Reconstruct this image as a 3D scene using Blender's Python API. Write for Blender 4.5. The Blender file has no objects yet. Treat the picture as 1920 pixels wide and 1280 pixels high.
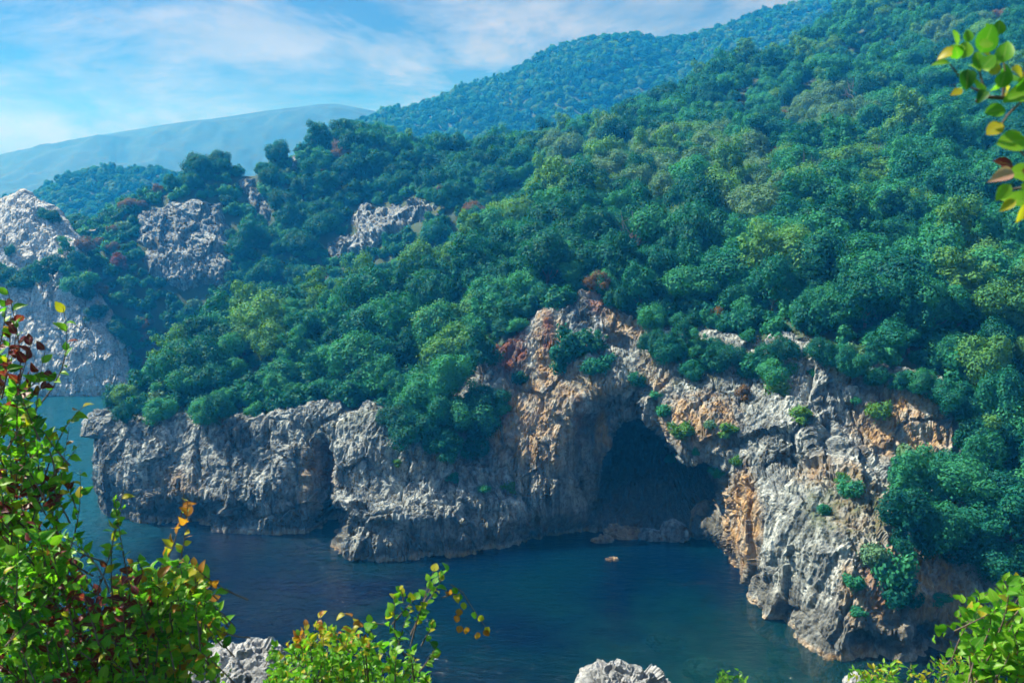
import bpy, bmesh, math, random
import numpy as np
from mathutils import Vector, Matrix
from mathutils.bvhtree import BVHTree

R = math.radians
rng = np.random.default_rng(7)
random.seed(7)
S = bpy.context.scene
COL = S.collection

# ------------------------------------------------------------------ camera
CAM_H, FPX, PITCH = 45.0, 1663.0, R(8.2)
cam_d = bpy.data.cameras.new('camera')
cam = bpy.data.objects.new('camera', cam_d); COL.objects.link(cam)
cam.location = (0, 0, CAM_H)
cam.rotation_euler = (R(90) - PITCH, 0, 0)
cam_d.sensor_width = 36.0
cam_d.lens = 36.0 * FPX / 1920.0
cam_d.clip_start = 0.05
cam_d.clip_end = 12000
cam_d.dof.use_dof = True
cam_d.dof.focus_distance = 110
cam_d.dof.aperture_fstop = 7.0
S.camera = cam

# ------------------------------------------------------------------ sky and sun
SUN_DIR = Vector((-0.62, 0.16, 0.77)).normalized()          # towards the sun
SUN_EL = math.asin(SUN_DIR.z)
SUN_AZ = math.atan2(SUN_DIR.x, SUN_DIR.y)
world = bpy.data.worlds.new('World'); S.world = world
world.use_nodes = True
wn, wl = world.node_tree.nodes, world.node_tree.links
wn.clear()
def N(nodes, t, **kw):
    n = nodes.new(t)
    for k, v in kw.items():
        setattr(n, k, v)
    return n
w_out = N(wn, 'ShaderNodeOutputWorld')
w_bg = N(wn, 'ShaderNodeBackground'); w_bg.inputs['Strength'].default_value = 0.067
sky = N(wn, 'ShaderNodeTexSky', sky_type='NISHITA')
sky.sun_disc = False
sky.sun_elevation = SUN_EL
sky.sun_rotation = SUN_AZ
sky.altitude = 50; sky.air_density = 1.0; sky.dust_density = 0.2; sky.ozone_density = 3.0
tc = N(wn, 'ShaderNodeTexCoord')
mp = N(wn, 'ShaderNodeMapping'); wl.new(tc.outputs['Generated'], mp.inputs[0])
mp.inputs['Rotation'].default_value = (0, R(14), 0); mp.inputs['Scale'].default_value = (2.6, 2.6, 7.5); mp.inputs['Location'].default_value = (1.3, 0.4, 0.2)
cn = N(wn, 'ShaderNodeTexNoise'); wl.new(mp.outputs[0], cn.inputs['Vector'])
cn.inputs['Scale'].default_value = 1.3; cn.inputs['Detail'].default_value = 9; cn.inputs['Roughness'].default_value = 0.64; cn.inputs['Distortion'].default_value = 0.35
cr = N(wn, 'ShaderNodeValToRGB'); wl.new(cn.outputs['Fac'], cr.inputs[0])
cr.color_ramp.elements[0].position = 0.42; cr.color_ramp.elements[0].color = (0.08, 0.08, 0.08, 1)
cr.color_ramp.elements[1].position = 0.56; cr.color_ramp.elements[1].color = (0.92, 0.92, 0.92, 1)
cn2 = N(wn, 'ShaderNodeTexNoise'); wl.new(mp.outputs[0], cn2.inputs['Vector'])
cn2.inputs['Scale'].default_value = 2.3; cn2.inputs['Detail'].default_value = 6
cc = N(wn, 'ShaderNodeValToRGB'); wl.new(cn2.outputs['Fac'], cc.inputs[0])
cc.color_ramp.elements[0].position = 0.35; cc.color_ramp.elements[0].color = (2.0, 2.4, 3.2, 1)
cc.color_ramp.elements[1].position = 0.65; cc.color_ramp.elements[1].color = (4.0, 3.9, 4.2, 1)
mixs = N(wn, 'ShaderNodeMixRGB'); wl.new(cr.outputs[0], mixs.inputs[0]); tint = N(wn, 'ShaderNodeMixRGB', blend_type='MULTIPLY'); tint.inputs[0].default_value = 1.0; wl.new(sky.outputs[0], tint.inputs[1]); tint.inputs[2].default_value = (0.21, 0.31, 0.47, 1); wl.new(tint.outputs[0], mixs.inputs[1]); wl.new(cc.outputs[0], mixs.inputs[2])
wl.new(mixs.outputs[0], w_bg.inputs['Color']); wl.new(w_bg.outputs[0], w_out.inputs['Surface'])

sun_d = bpy.data.lights.new('sun', 'SUN'); sun_d.energy = 5.0; sun_d.angle = R(0.53); sun_d.color = (1.0, 0.98, 0.93)
sun = bpy.data.objects.new('sun', sun_d); COL.objects.link(sun)
sun.rotation_euler = SUN_DIR.to_track_quat('Z', 'Y').to_euler()
sun.location = SUN_DIR * 900

S.view_settings.view_transform = 'Standard'
S.view_settings.look = 'None'
S.view_settings.exposure = 1.25
S.view_settings.gamma = 1.0
S.view_settings.use_curve_mapping = False
S.render.engine = 'CYCLES'
cy = S.cycles
cy.use_denoising = True
cy.use_adaptive_sampling = True; cy.adaptive_threshold = 0.04; cy.adaptive_min_samples = 16
cy.max_bounces = 4; cy.diffuse_bounces = 2; cy.glossy_bounces = 2; cy.transmission_bounces = 3
cy.transparent_max_bounces = 8; cy.volume_bounces = 0
cy.caustics_reflective = False; cy.caustics_refractive = False

# ------------------------------------------------------------------ helpers
CP, SP = math.cos(PITCH), math.sin(PITCH)
def ray(px, py):
    a, b = (px - 960.0) / FPX, (640.0 - py) / FPX
    return np.array([a, CP + b * SP, -SP + b * CP])
def P(px, py, Y):                      # point on that sight line at distance Y north of the camera
    d = ray(px, py); return np.array([0, 0, CAM_H]) + d * (Y / d[1])
def W(px, py, z=0.0):                  # point on that sight line at height z
    d = ray(px, py); return np.array([0, 0, CAM_H]) + d * ((z - CAM_H) / d[2])
def proj(p):                           # world (n,3) -> px, py, depth
    p = np.asarray(p, float); q = p - np.array([0, 0, CAM_H])
    dep = q[..., 1] * CP - q[..., 2] * SP
    dep = np.where(np.abs(dep) < 1e-6, 1e-6, dep)
    up = q[..., 1] * SP + q[..., 2] * CP
    return 960 + FPX * q[..., 0] / dep, 640 - FPX * up / dep, dep

_perm = np.random.default_rng(3).permutation(256).astype(np.int32)
_perm = np.concatenate([_perm, _perm, _perm])
_g = np.random.default_rng(4).normal(size=(256, 3)); _g = (_g / np.linalg.norm(_g, axis=1)[:, None]).astype(np.float32)
def perlin(p):
    p = np.asarray(p, np.float32)
    i = np.floor(p).astype(np.int32); f = p - i; i = i & 255
    u = f * f * f * (f * (f * 6 - 15) + 10)
    out = 0
    for a in (0, 1):
        wa = u[:, 0] if a else 1 - u[:, 0]
        ha = _perm[(i[:, 0] + a) & 255]
        for b in (0, 1):
            wb = u[:, 1] if b else 1 - u[:, 1]
            hb = _perm[ha + ((i[:, 1] + b) & 255)]
            for c in (0, 1):
                wc = u[:, 2] if c else 1 - u[:, 2]
                h = _perm[hb + ((i[:, 2] + c) & 255)] & 255
                g = _g[h]
                d = g[:, 0] * (f[:, 0] - a) + g[:, 1] * (f[:, 1] - b) + g[:, 2] * (f[:, 2] - c)
                out = out + wa * wb * wc * d
    return out * 1.5
def fbm(p, oct=4, gain=0.5, ridged=False):
    p = np.asarray(p, np.float32); a, s, out = 1.0, 0.0, 0
    for k in range(oct):
        n = perlin(p * (2.03 ** k) + 17.3 * k)
        if ridged: n = 1 - 2 * np.abs(n)
        out = out + a * n; s += a; a *= gain
    return out / s
_rt = np.random.default_rng(5).random((256, 4)).astype(np.float32)
def worley(p):
    p = np.asarray(p, np.float32); i = np.floor(p).astype(np.int32); f = p - i
    f1 = np.full(len(p), 9, np.float32); f2 = f1.copy(); idv = np.zeros(len(p), np.int32); de = np.zeros((len(p), 3), np.float32)
    for a in (-1, 0, 1):
        for b in (-1, 0, 1):
            for c in (-1, 0, 1):
                h = _perm[_perm[_perm[(i[:, 0] + a) & 255] + ((i[:, 1] + b) & 255)] + ((i[:, 2] + c) & 255)] & 255
                r = _rt[h]
                e = f - r[:, :3] - np.array([a, b, c], np.float32)
                d = (e * e).sum(1)
                m = d < f1
                f2 = np.where(m, f1, np.minimum(f2, d)); idv = np.where(m, h, idv); f1 = np.where(m, d, f1); de[m] = e[m]
    return np.sqrt(f1), np.sqrt(f2), idv, de
def sstep(a, b, x):
    t = np.clip((x - a) / (b - a), 0, 1); return t * t * (3 - 2 * t)

def mesh_np(name, verts, faces, mat=None, smooth=False, mats=None, mi=None):
    """faces: (n,3) or (n,4) int array"""
    verts = np.asarray(verts, np.float32); faces = np.asarray(faces, np.int32); k = faces.shape[1]
    me = bpy.data.meshes.new(name)
    me.vertices.add(len(verts)); me.vertices.foreach_set('co', verts.ravel())
    me.loops.add(faces.size); me.loops.foreach_set('vertex_index', faces.ravel())
    me.polygons.add(len(faces))
    me.polygons.foreach_set('loop_start', np.arange(0, faces.size, k, dtype=np.int32))
    me.polygons.foreach_set('loop_total', np.full(len(faces), k, np.int32))
    if mat: me.materials.append(mat)
    for m in mats or (): me.materials.append(m)
    if mi is not None: me.polygons.foreach_set('material_index', np.asarray(mi, np.int32))
    me.polygons.foreach_set('use_smooth', np.full(len(faces), smooth, bool))
    me.update(calc_edges=True); me.validate()
    return me
def attr(me, name, vals):
    a = me.attributes.new(name, 'FLOAT', 'POINT'); a.data.foreach_set('value', np.asarray(vals, np.float32))
def obj(name, data, parent=None, **props):
    o = bpy.data.objects.new(name, data); COL.objects.link(o)
    if parent is not None: o.parent = parent
    for k, v in props.items(): o[k] = v
    return o
def grid_faces(nu, nv):
    i = np.arange(nu * nv).reshape(nu, nv)
    return np.stack([i[:-1, :-1].ravel(), i[1:, :-1].ravel(), i[1:, 1:].ravel(), i[:-1, 1:].ravel()], 1)
def grid_normals(G):
    du = np.gradient(G, axis=0); dv = np.gradient(G, axis=1)
    n = np.cross(du, dv); n /= np.linalg.norm(n, axis=2)[..., None] + 1e-9
    return n
def hermite(t, v, tq):
    t = np.asarray(t, float); v = np.asarray(v, float); sh = (-1,) + (1,) * (v.ndim - 1)
    m = np.zeros_like(v); dt = np.diff(t).reshape(sh); s = np.diff(v, axis=0) / dt
    m[0], m[-1] = s[0], s[-1]
    m[1:-1] = (s[:-1] * dt[1:] + s[1:] * dt[:-1]) / (dt[1:] + dt[:-1])
    k = np.clip(np.searchsorted(t, tq, 'right') - 1, 0, len(t) - 2)
    h = (t[k + 1] - t[k]).reshape(sh); x = ((tq - t[k]) / (t[k + 1] - t[k])).reshape(sh)
    return (2*x**3-3*x**2+1)*v[k] + (x**3-2*x**2+x)*h*m[k] + (-2*x**3+3*x**2)*v[k+1] + (x**3-x**2)*h*m[k+1]
def loft(C, res):
    C = np.asarray(C, float)
    lr = np.linalg.norm(np.diff(C, axis=1), axis=2).mean(0); lc = np.linalg.norm(np.diff(C, axis=0), axis=2).mean(1)
    tr = np.concatenate([[0], np.cumsum(lr)]); tcv = np.concatenate([[0], np.cumsum(lc)])
    nv = int(tr[-1] / res) + 1; nu = int(tcv[-1] / res) + 1
    A = hermite(tr, C.transpose(1, 0, 2), np.linspace(0, tr[-1], nv))       # nv,ncol,3
    B = hermite(tcv, A.transpose(1, 0, 2), np.linspace(0, tcv[-1], nu))     # nu,nv,3
    return B
def in_poly(x, y, poly):
    x = np.asarray(x); y = np.asarray(y); c = np.zeros(x.shape, bool); n = len(poly)
    for i in range(n):
        x0, y0 = poly[i]; x1, y1 = poly[(i + 1) % n]
        if y0 == y1: continue
        m = ((y0 > y) != (y1 > y)) & (x < (x1 - x0) * (y - y0) / (y1 - y0) + x0)
        c ^= m
    return c
def poly_dist(x, y, poly):
    x = np.asarray(x, float); y = np.asarray(y, float); d = np.full(x.shape, 1e9); n = len(poly)
    for i in range(n):
        x0, y0 = poly[i]; x1, y1 = poly[(i + 1) % n]; ex, ey = x1 - x0, y1 - y0
        t = np.clip(((x - x0) * ex + (y - y0) * ey) / (ex * ex + ey * ey + 1e-9), 0, 1)
        d = np.minimum(d, np.hypot(x - x0 - t * ex, y - y0 - t * ey))
    return np.where(in_poly(x, y, poly), d, -d)

# ------------------------------------------------------------------ materials
def new_mat(name):
    m = bpy.data.materials.new(name); m.use_nodes = True
    nt = m.node_tree; b = nt.nodes['Principled BSDF']
    return m, nt.nodes, nt.links, b
def noise_node(n, l, vec, scale, detail=5, rough=0.55, dist=0.0):
    t = N(n, 'ShaderNodeTexNoise'); l.new(vec, t.inputs['Vector'])
    t.inputs['Scale'].default_value = scale; t.inputs['Detail'].default_value = detail
    t.inputs['Roughness'].default_value = rough; t.inputs['Distortion'].default_value = dist
    return t
def ramp(n, l, fac, stops):
    r = N(n, 'ShaderNodeValToRGB'); l.new(fac, r.inputs[0]); e = r.color_ramp.elements
    while len(e) < len(stops): e.new(0.5)
    for k, (p, c) in enumerate(stops): e[k].position = p; e[k].color = (*c, 1) if len(c) == 3 else c
    return r
def mixc(n, l, fac, a, b, mode='MIX'):
    m = N(n, 'ShaderNodeMixRGB', blend_type=mode)
    for s, v in ((0, fac), (1, a), (2, b)):
        if isinstance(v, (int, float)): m.inputs[s].default_value = v
        elif isinstance(v, tuple): m.inputs[s].default_value = (*v, 1)
        else: l.new(v, m.inputs[s])
    return m.outputs[0]

def rock_material(name, light=(0.51, 0.56, 0.555), dark=(0.085, 0.10, 0.115), attrs=True, kon=1.0):
    m, n, l, b = new_mat(name)
    geo = N(n, 'ShaderNodeNewGeometry'); pos = geo.outputs['Position']
    mpz = N(n, 'ShaderNodeMapping'); l.new(pos, mpz.inputs[0]); mpz.inputs['Scale'].default_value = (1, 1, 0.28)
    n1 = noise_node(n, l, mpz.outputs[0], 0.55, 8, 0.62, 0.4)
    n2 = noise_node(n, l, pos, 1.9, 8, 0.68)
    n3 = noise_node(n, l, mpz.outputs[0], 1.7, 6, 0.6)
    c = ramp(n, l, n1.outputs['Fac'], [(0.30, dark), (0.47, tuple(0.55 * x + 0.45 * y for x, y in zip(light, dark))), (0.62, light), (0.8, tuple(min(1, x * 1.22) for x in light))]).outputs[0]
    n4 = noise_node(n, l, mpz.outputs[0], 0.16, 5, 0.6, 0.8)
    c = mixc(n, l, 0.75 * kon, c, ramp(n, l, n4.outputs['Fac'], [(0.38, (0.30, 0.33, 0.35)), (0.56, (1, 1, 1))]).outputs[0], 'MULTIPLY')
    st_ = N(n, 'ShaderNodeMapping'); l.new(pos, st_.inputs[0]); st_.inputs['Scale'].default_value = (1.5, 1.5, 0.09)
    n5 = noise_node(n, l, st_.outputs[0], 0.8, 5, 0.6)
    c = mixc(n, l, 0.75 * kon, c, ramp(n, l, n5.outputs['Fac'], [(0.40, (0.22, 0.24, 0.26)), (0.53, (1, 1, 1))]).outputs[0], 'MULTIPLY')
    sp = ramp(n, l, n2.outputs['Fac'], [(0.38, (0.24, 0.26, 0.28)), (0.52, (1, 1, 1))]).outputs[0]
    c = mixc(n, l, 0.75, c, sp, 'MULTIPLY')
    if attrs:
        def at(nm):
            a = N(n, 'ShaderNodeAttribute'); a.attribute_name = nm; return a.outputs['Fac']
        oc = ramp(n, l, n3.outputs['Fac'], [(0.3, (0.12, 0.06, 0.022)), (0.5, (0.33, 0.205, 0.09)), (0.7, (0.52, 0.41, 0.25))]).outputs[0]
        c = mixc(n, l, at('ochre'), c, oc)
        rd = ramp(n, l, n2.outputs['Fac'], [(0.3, (0.09, 0.03, 0.018)), (0.7, (0.23, 0.095, 0.05))]).outputs[0]
        c = mixc(n, l, at('red'), c, rd)
        ms = ramp(n, l, n2.outputs['Fac'], [(0.3, (0.015, 0.035, 0.02)), (0.7, (0.10, 0.13, 0.05))]).outputs[0]
        c = mixc(n, l, at('moss'), c, ms)
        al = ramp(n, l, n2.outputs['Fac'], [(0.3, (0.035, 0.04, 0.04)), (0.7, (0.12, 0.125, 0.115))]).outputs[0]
        c = mixc(n, l, at('algae_cave_shade'), c, al)  # also carries the painted shade of the cave
    l.new(c, b.inputs['Base Color'])
    b.inputs['Roughness'].default_value = 0.88; b.inputs['Specular IOR Level'].default_value = 0.25
    bn = noise_node(n, l, mpz.outputs[0], 4.5, 8, 0.7)
    bp = N(n, 'ShaderNodeBump'); l.new(bn.outputs['Fac'], bp.inputs['Height']); bp.inputs['Strength'].default_value = 0.9; bp.inputs['Distance'].default_value = 0.25
    l.new(bp.outputs[0], b.inputs['Normal'])
    return m
M_ROCK = rock_material('limestone')
M_WHITE = rock_material('pale_limestone', (0.64, 0.67, 0.69), (0.30, 0.33, 0.36), False, 0.4)
M_CROP = rock_material('weathered_limestone', (0.37, 0.42, 0.45), (0.11, 0.13, 0.15), False)
M_SHORE = rock_material('shore_limestone', (0.60, 0.62, 0.63), (0.20, 0.22, 0.24), False, 0.6)
M_TAN = rock_material('tan_stone', (0.36, 0.27, 0.17), (0.18, 0.12, 0.08), False, 0.3)

def foliage_mat(name, c0, c1, trans=0.30, rough=0.6, spec=0.12, rib=False):
    m, n, l, b = new_mat(name)
    oi = N(n, 'ShaderNodeObjectInfo'); geo = N(n, 'ShaderNodeNewGeometry')
    nz = noise_node(n, l, geo.outputs['Position'], 0.9, 4, 0.6)
    ad = N(n, 'ShaderNodeMath', operation='MULTIPLY_ADD'); l.new(oi.outputs['Random'], ad.inputs[0]); ad.inputs[1].default_value = 0.55
    sb = N(n, 'ShaderNodeMath', operation='MULTIPLY_ADD'); l.new(nz.outputs['Fac'], sb.inputs[0]); sb.inputs[1].default_value = 1.2; sb.inputs[2].default_value = -0.38
    l.new(sb.outputs[0], ad.inputs[2])
    c = mixc(n, l, ad.outputs[0], c0, c1)
    if rib:
        ra = N(n, 'ShaderNodeAttribute'); ra.attribute_name = 'rib'
        c = mixc(n, l, ramp(n, l, ra.outputs['Fac'], [(0.02, (0.32,) * 3), (0.11, (0, 0, 0))]).outputs[0], c, (0.45, 0.52, 0.20))
    l.new(c, b.inputs['Base Color']); b.inputs['Roughness'].default_value = rough; b.inputs['Specular IOR Level'].default_value = spec
    tr = N(n, 'ShaderNodeBsdfTranslucent')
    l.new(mixc(n, l, 1.0, c, (1.0, 1.25, 0.5), 'MULTIPLY'), tr.inputs['Color'])
    mx = N(n, 'ShaderNodeMixShader'); mx.inputs[0].default_value = trans
    l.new(b.outputs[0], mx.inputs[1]); l.new(tr.outputs[0], mx.inputs[2])
    l.new(mx.outputs[0], n['Material Output'].inputs['Surface'])
    return m
FM = {
    'dark': foliage_mat('dark_evergreen_leaves', (0.003, 0.062, 0.050), (0.018, 0.180, 0.105)),
    'mid': foliage_mat('mid_green_leaves', (0.008, 0.120, 0.072), (0.052, 0.290, 0.128)),
    'light': foliage_mat('light_green_leaves', (0.045, 0.180, 0.055), (0.125, 0.310, 0.085)),
    'olive': foliage_mat('olive_green_leaves', (0.055, 0.165, 0.095), (0.140, 0.270, 0.145)),
    'orange': foliage_mat('russet_leaves', (0.095, 0.060, 0.026), (0.21, 0.125, 0.055)),
    'red': foliage_mat('crimson_leaves', (0.11, 0.030, 0.028), (0.20, 0.06, 0.05)),
    'lime': foliage_mat('lime_green_leaves', (0.040, 0.150, 0.025), (0.110, 0.260, 0.045)),
}
m, n, l, b = new_mat('bark'); g_ = N(n, 'ShaderNodeNewGeometry')
l.new(ramp(n, l, noise_node(n, l, g_.outputs['Position'], 6).outputs['Fac'], [(0.3, (0.05, 0.035, 0.025)), (0.7, (0.17, 0.13, 0.10))]).outputs[0], b.inputs['Base Color']); b.inputs['Roughness'].default_value = 0.9
M_BARK = m
m, n, l, b = new_mat('hillside_soil'); g_ = N(n, 'ShaderNodeNewGeometry')
l.new(ramp(n, l, noise_node(n, l, g_.outputs['Position'], 0.25, 8, 0.65).outputs['Fac'], [(0.3, (0.012, 0.035, 0.02)), (0.55, (0.03, 0.06, 0.03)), (0.8, (0.08, 0.075, 0.045))]).outputs[0], b.inputs['Base Color']); b.inputs['Roughness'].default_value = 0.95
M_SOIL = m
m, n, l, b = new_mat('far_woodland'); g_ = N(n, 'ShaderNodeNewGeometry')
l.new(ramp(n, l, noise_node(n, l, g_.outputs['Position'], 0.03, 10, 0.7).outputs['Fac'], [(0.38, (0.002, 0.012, 0.016)), (0.52, (0.006, 0.025, 0.025)), (0.64, (0.02, 0.045, 0.04))]).outputs[0], b.inputs['Base Color']); b.inputs['Roughness'].default_value = 0.95
M_FARWOOD = m
m, n, l, b = new_mat('seabed_stone'); g_ = N(n, 'ShaderNodeNewGeometry')
l.new(ramp(n, l, noise_node(n, l, g_.outputs['Position'], 0.5, 6, 0.6).outputs['Fac'], [(0.35, (0.006, 0.045, 0.04)), (0.65, (0.025, 0.11, 0.085))]).outputs[0], b.inputs['Base Color']); b.inputs['Roughness'].default_value = 0.95
M_BED = m
# sea
m, n, l, b = new_mat('sea_water'); g_ = N(n, 'ShaderNodeNewGeometry'); pos = g_.outputs['Position']
deep = ramp(n, l, noise_node(n, l, pos, 0.045, 3, 0.5, 0.6).outputs['Fac'], [(0.36, (0.0002, 0.004, 0.020)), (0.62, (0.0006, 0.014, 0.024))]).outputs[0]
shx = N(n, 'ShaderNodeVectorMath', operation='DISTANCE'); l.new(pos, shx.inputs[0]); shx.inputs[1].default_value = (24, 78, 0)
shn = noise_node(n, l, pos, 0.18, 5, 0.6); sh2 = N(n, 'ShaderNodeMath', operation='MULTIPLY_ADD'); l.new(shn.outputs['Fac'], sh2.inputs[0]); sh2.inputs[1].default_value = 26; l.new(shx.outputs['Value'], sh2.inputs[2])
shm = N(n, 'ShaderNodeMapRange'); l.new(sh2.outputs[0], shm.inputs[0]); shm.inputs[1].default_value = 38; shm.inputs[2].default_value = 14; shm.inputs[3].default_value = 0; shm.inputs[4].default_value = 0.8
deep = mixc(n, l, shm.outputs[0], deep, (0.004, 0.042, 0.042))
sx = N(n, 'ShaderNodeSeparateXYZ'); l.new(pos, sx.inputs[0]); so = N(n, 'ShaderNodeMath', operation='MULTIPLY_ADD'); l.new(shn.outputs['Fac'], so.inputs[0]); so.inputs[1].default_value = 22; l.new(sx.outputs['X'], so.inputs[2])
sm = N(n, 'ShaderNodeMapRange'); l.new(so.outputs[0], sm.inputs[0]); sm.inputs[1].default_value = -34; sm.inputs[2].default_value = -58; sm.inputs[3].default_value = 0; sm.inputs[4].default_value = 1
deep = mixc(n, l, sm.outputs[0], deep, (0.006, 0.075, 0.115))  # outer water lighter blue: reflected sky painted into the base colour
l.new(deep, b.inputs['Base Color'])
b.inputs['Specular IOR Level'].default_value = 0.22; b.inputs['Roughness'].default_value = 0.09; b.inputs['IOR'].default_value = 1.333
mw = N(n, 'ShaderNodeMapping'); l.new(pos, mw.inputs[0]); mw.inputs['Rotation'].default_value = (0, 0, R(20)); mw.inputs['Scale'].default_value = (0.6, 1.25, 1)
wa = noise_node(n, l, mw.outputs[0], 0.85, 5, 0.6, 0.3)
lee = N(n, 'ShaderNodeVectorMath', operation='DISTANCE'); l.new(pos, lee.inputs[0]); lee.inputs[1].default_value = (12, 112, 0)
len_ = noise_node(n, l, pos, 0.06, 4, 0.6); le2 = N(n, 'ShaderNodeMath', operation='MULTIPLY_ADD'); l.new(len_.outputs['Fac'], le2.inputs[0]); le2.inputs[1].default_value = 40; l.new(lee.outputs['Value'], le2.inputs[2])
pmr = N(n, 'ShaderNodeMapRange'); l.new(le2.outputs[0], pmr.inputs[0]); pmr.inputs[1].default_value = 38; pmr.inputs[2].default_value = 72; pmr.inputs[3].default_value = 0.16; pmr.inputs[4].default_value = 1.0
pat = pmr.outputs[0]
ht = N(n, 'ShaderNodeMath', operation='MULTIPLY'); l.new(wa.outputs['Fac'], ht.inputs[0]); l.new(pat, ht.inputs[1])
bp = N(n, 'ShaderNodeBump'); l.new(ht.outputs[0], bp.inputs['Height']); bp.inputs['Strength'].default_value = 0.9; bp.inputs['Distance'].default_value = 2.0
l.new(bp.outputs[0], b.inputs['Normal'])
al_ = N(n, 'ShaderNodeMath', operation='MULTIPLY_ADD'); l.new(shm.outputs[0], al_.inputs[0]); al_.inputs[1].default_value = -0.5; al_.inputs[2].default_value = 1.0
l.new(al_.outputs[0], b.inputs['Alpha'])
M_SEA = m

# ------------------------------------------------------------------ sea
bm = bmesh.new(); bmesh.ops.create_grid(bm, x_segments=8, y_segments=8, size=1050)
me = bpy.data.meshes.new('sea'); bm.to_mesh(me); bm.free(); me.materials.append(M_SEA)
obj('sea', me, kind='structure').location = (0, 850, 0)

gxs = np.arange(-20, 60, 1.0); gys = np.arange(60, 112, 1.0); XS, YS = np.meshgrid(gxs, gys, indexing='ij')
ps = np.stack([XS.ravel(), YS.ravel(), XS.ravel() * 0], 1); ps[:, 2] = -3.2 + 1.2 * fbm(ps / 9.0, 4)
obj('seabed', mesh_np('seabed', ps, grid_faces(len(gxs), len(gys)), M_BED, True), kind='structure')

# ------------------------------------------------------------------ headland cliff: control columns, waterline to top edge
def colm(base, *pts):
    b_ = W(*base) if len(base) == 2 else np.array(base, float)
    return [b_] + [P(*p) for p in pts]
def raw(*pts): return [np.array(p, float) for p in pts]
# rows: waterline, low, lower middle, middle, upper middle, top edge
CC = [
    raw((-52, 178, 0), (-52, 177.5, 3), (-51.5, 177, 7), (-51, 176.5, 11), (-50.5, 176, 14), (-49, 175, 17)),
    raw((-59, 158, 0), (-59, 158, 3), (-58.7, 157.6, 6), (-58.5, 157, 9), (-58, 156.6, 12), (-57, 156, 15)),
    colm((186, 955), (178, 930, 132), (174, 890, 132.5), (173, 850, 133), (174, 815, 134), (186, 784, 136)),
    colm((235, 972), (230, 940, 127.5), (225, 900, 127.5), (228, 860, 128.5), (235, 820, 130), (245, 784, 133)),
    colm((350, 984), (345, 950, 123), (345, 905, 124), (350, 860, 126), (350, 820, 128), (355, 780, 131)),
    colm((480, 1003), (480, 975, 120.5), (478, 935, 121), (475, 880, 123), (475, 835, 125.5), (475, 790, 128)),
    colm((590, 1003), (590, 975, 120), (588, 930, 121), (585, 870, 122), (580, 815, 124), (565, 764, 127)),
    colm((628, 1040), (622, 1015, 112.8), (628, 955, 113.2), (640, 912, 119), (640, 830, 122), (640, 768, 126)),
    colm((700, 1052), (690, 1000, 111.5), (695, 952, 112.2), (700, 912, 118.5), (715, 840, 121), (720, 776, 125)),
    colm((820, 1044), (815, 1000, 112.2), (815, 955, 113.2), (815, 915, 118), (815, 870, 120), (800, 825, 123)),
    colm((950, 1021), (948, 985, 115.5), (945, 930, 117.5), (935, 850, 120.5), (930, 750, 125), (935, 655, 131)),
    colm((1050, 1003), (1055, 960, 118), (1055, 890, 118.5), (1040, 790, 120.5), (1030, 690, 126), (1050, 580, 133)),
    colm((1110, 1001), (1115, 950, 118), (1120, 880, 117.5), (1120, 780, 118.5), (1110, 690, 124), (1120, 562, 134)),
    colm((1200, 1003), (1200, 950, 117), (1200, 880, 115.5), (1195, 780, 116.5), (1185, 700, 121.5), (1190, 612, 130)),
    colm((1290, 1008), (1290, 950, 114), (1290, 880, 111.5), (1280, 790, 113), (1275, 720, 117), (1290, 628, 125)),
    colm((1380, 1050), (1372, 985, 108.5), (1366, 910, 106.5), (1362, 835, 108.5), (1360, 760, 113), (1375, 640, 121)),
    colm((1412, 1125), (1405, 1040, 101.5), (1400, 950, 102), (1405, 860, 106), (1410, 780, 110), (1430, 662, 118)),
    colm((1492, 1190), (1485, 1090, 93.5), (1480, 980, 96), (1482, 890, 101), (1490, 800, 105), (1500, 640, 113)),
    colm((1575, 1246), (1585, 1130, 86.5), (1592, 1010, 90), (1598, 915, 97), (1600, 830, 103), (1612, 690, 109)),
    colm((1690, 1242), (1690, 1130, 86), (1692, 1035, 89), (1692, 930, 97), (1694, 840, 102), (1700, 708, 107)),
    colm((1790, 1222), (1790, 1120, 87.5), (1792, 1045, 89.5), (1792, 940, 97), (1794, 850, 101), (1795, 742, 105)),
    colm((1920, 1200), (1920, 1120, 89), (1920, 1045, 90.5), (1920, 950, 96.5), (1920, 860, 100), (1920, 760, 104)),
    colm((2120, 1180), (2120, 1110, 91), (2120, 1040, 92), (2120, 960, 96), (2120, 880, 99), (2120, 790, 103)),
    colm((2450, 1180), (2450, 1110, 91), (2450, 1040, 92), (2450, 960, 96), (2450, 880, 99), (2450, 790, 103)),
]
CTOP = np.array([c[-1] for c in CC])

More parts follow.
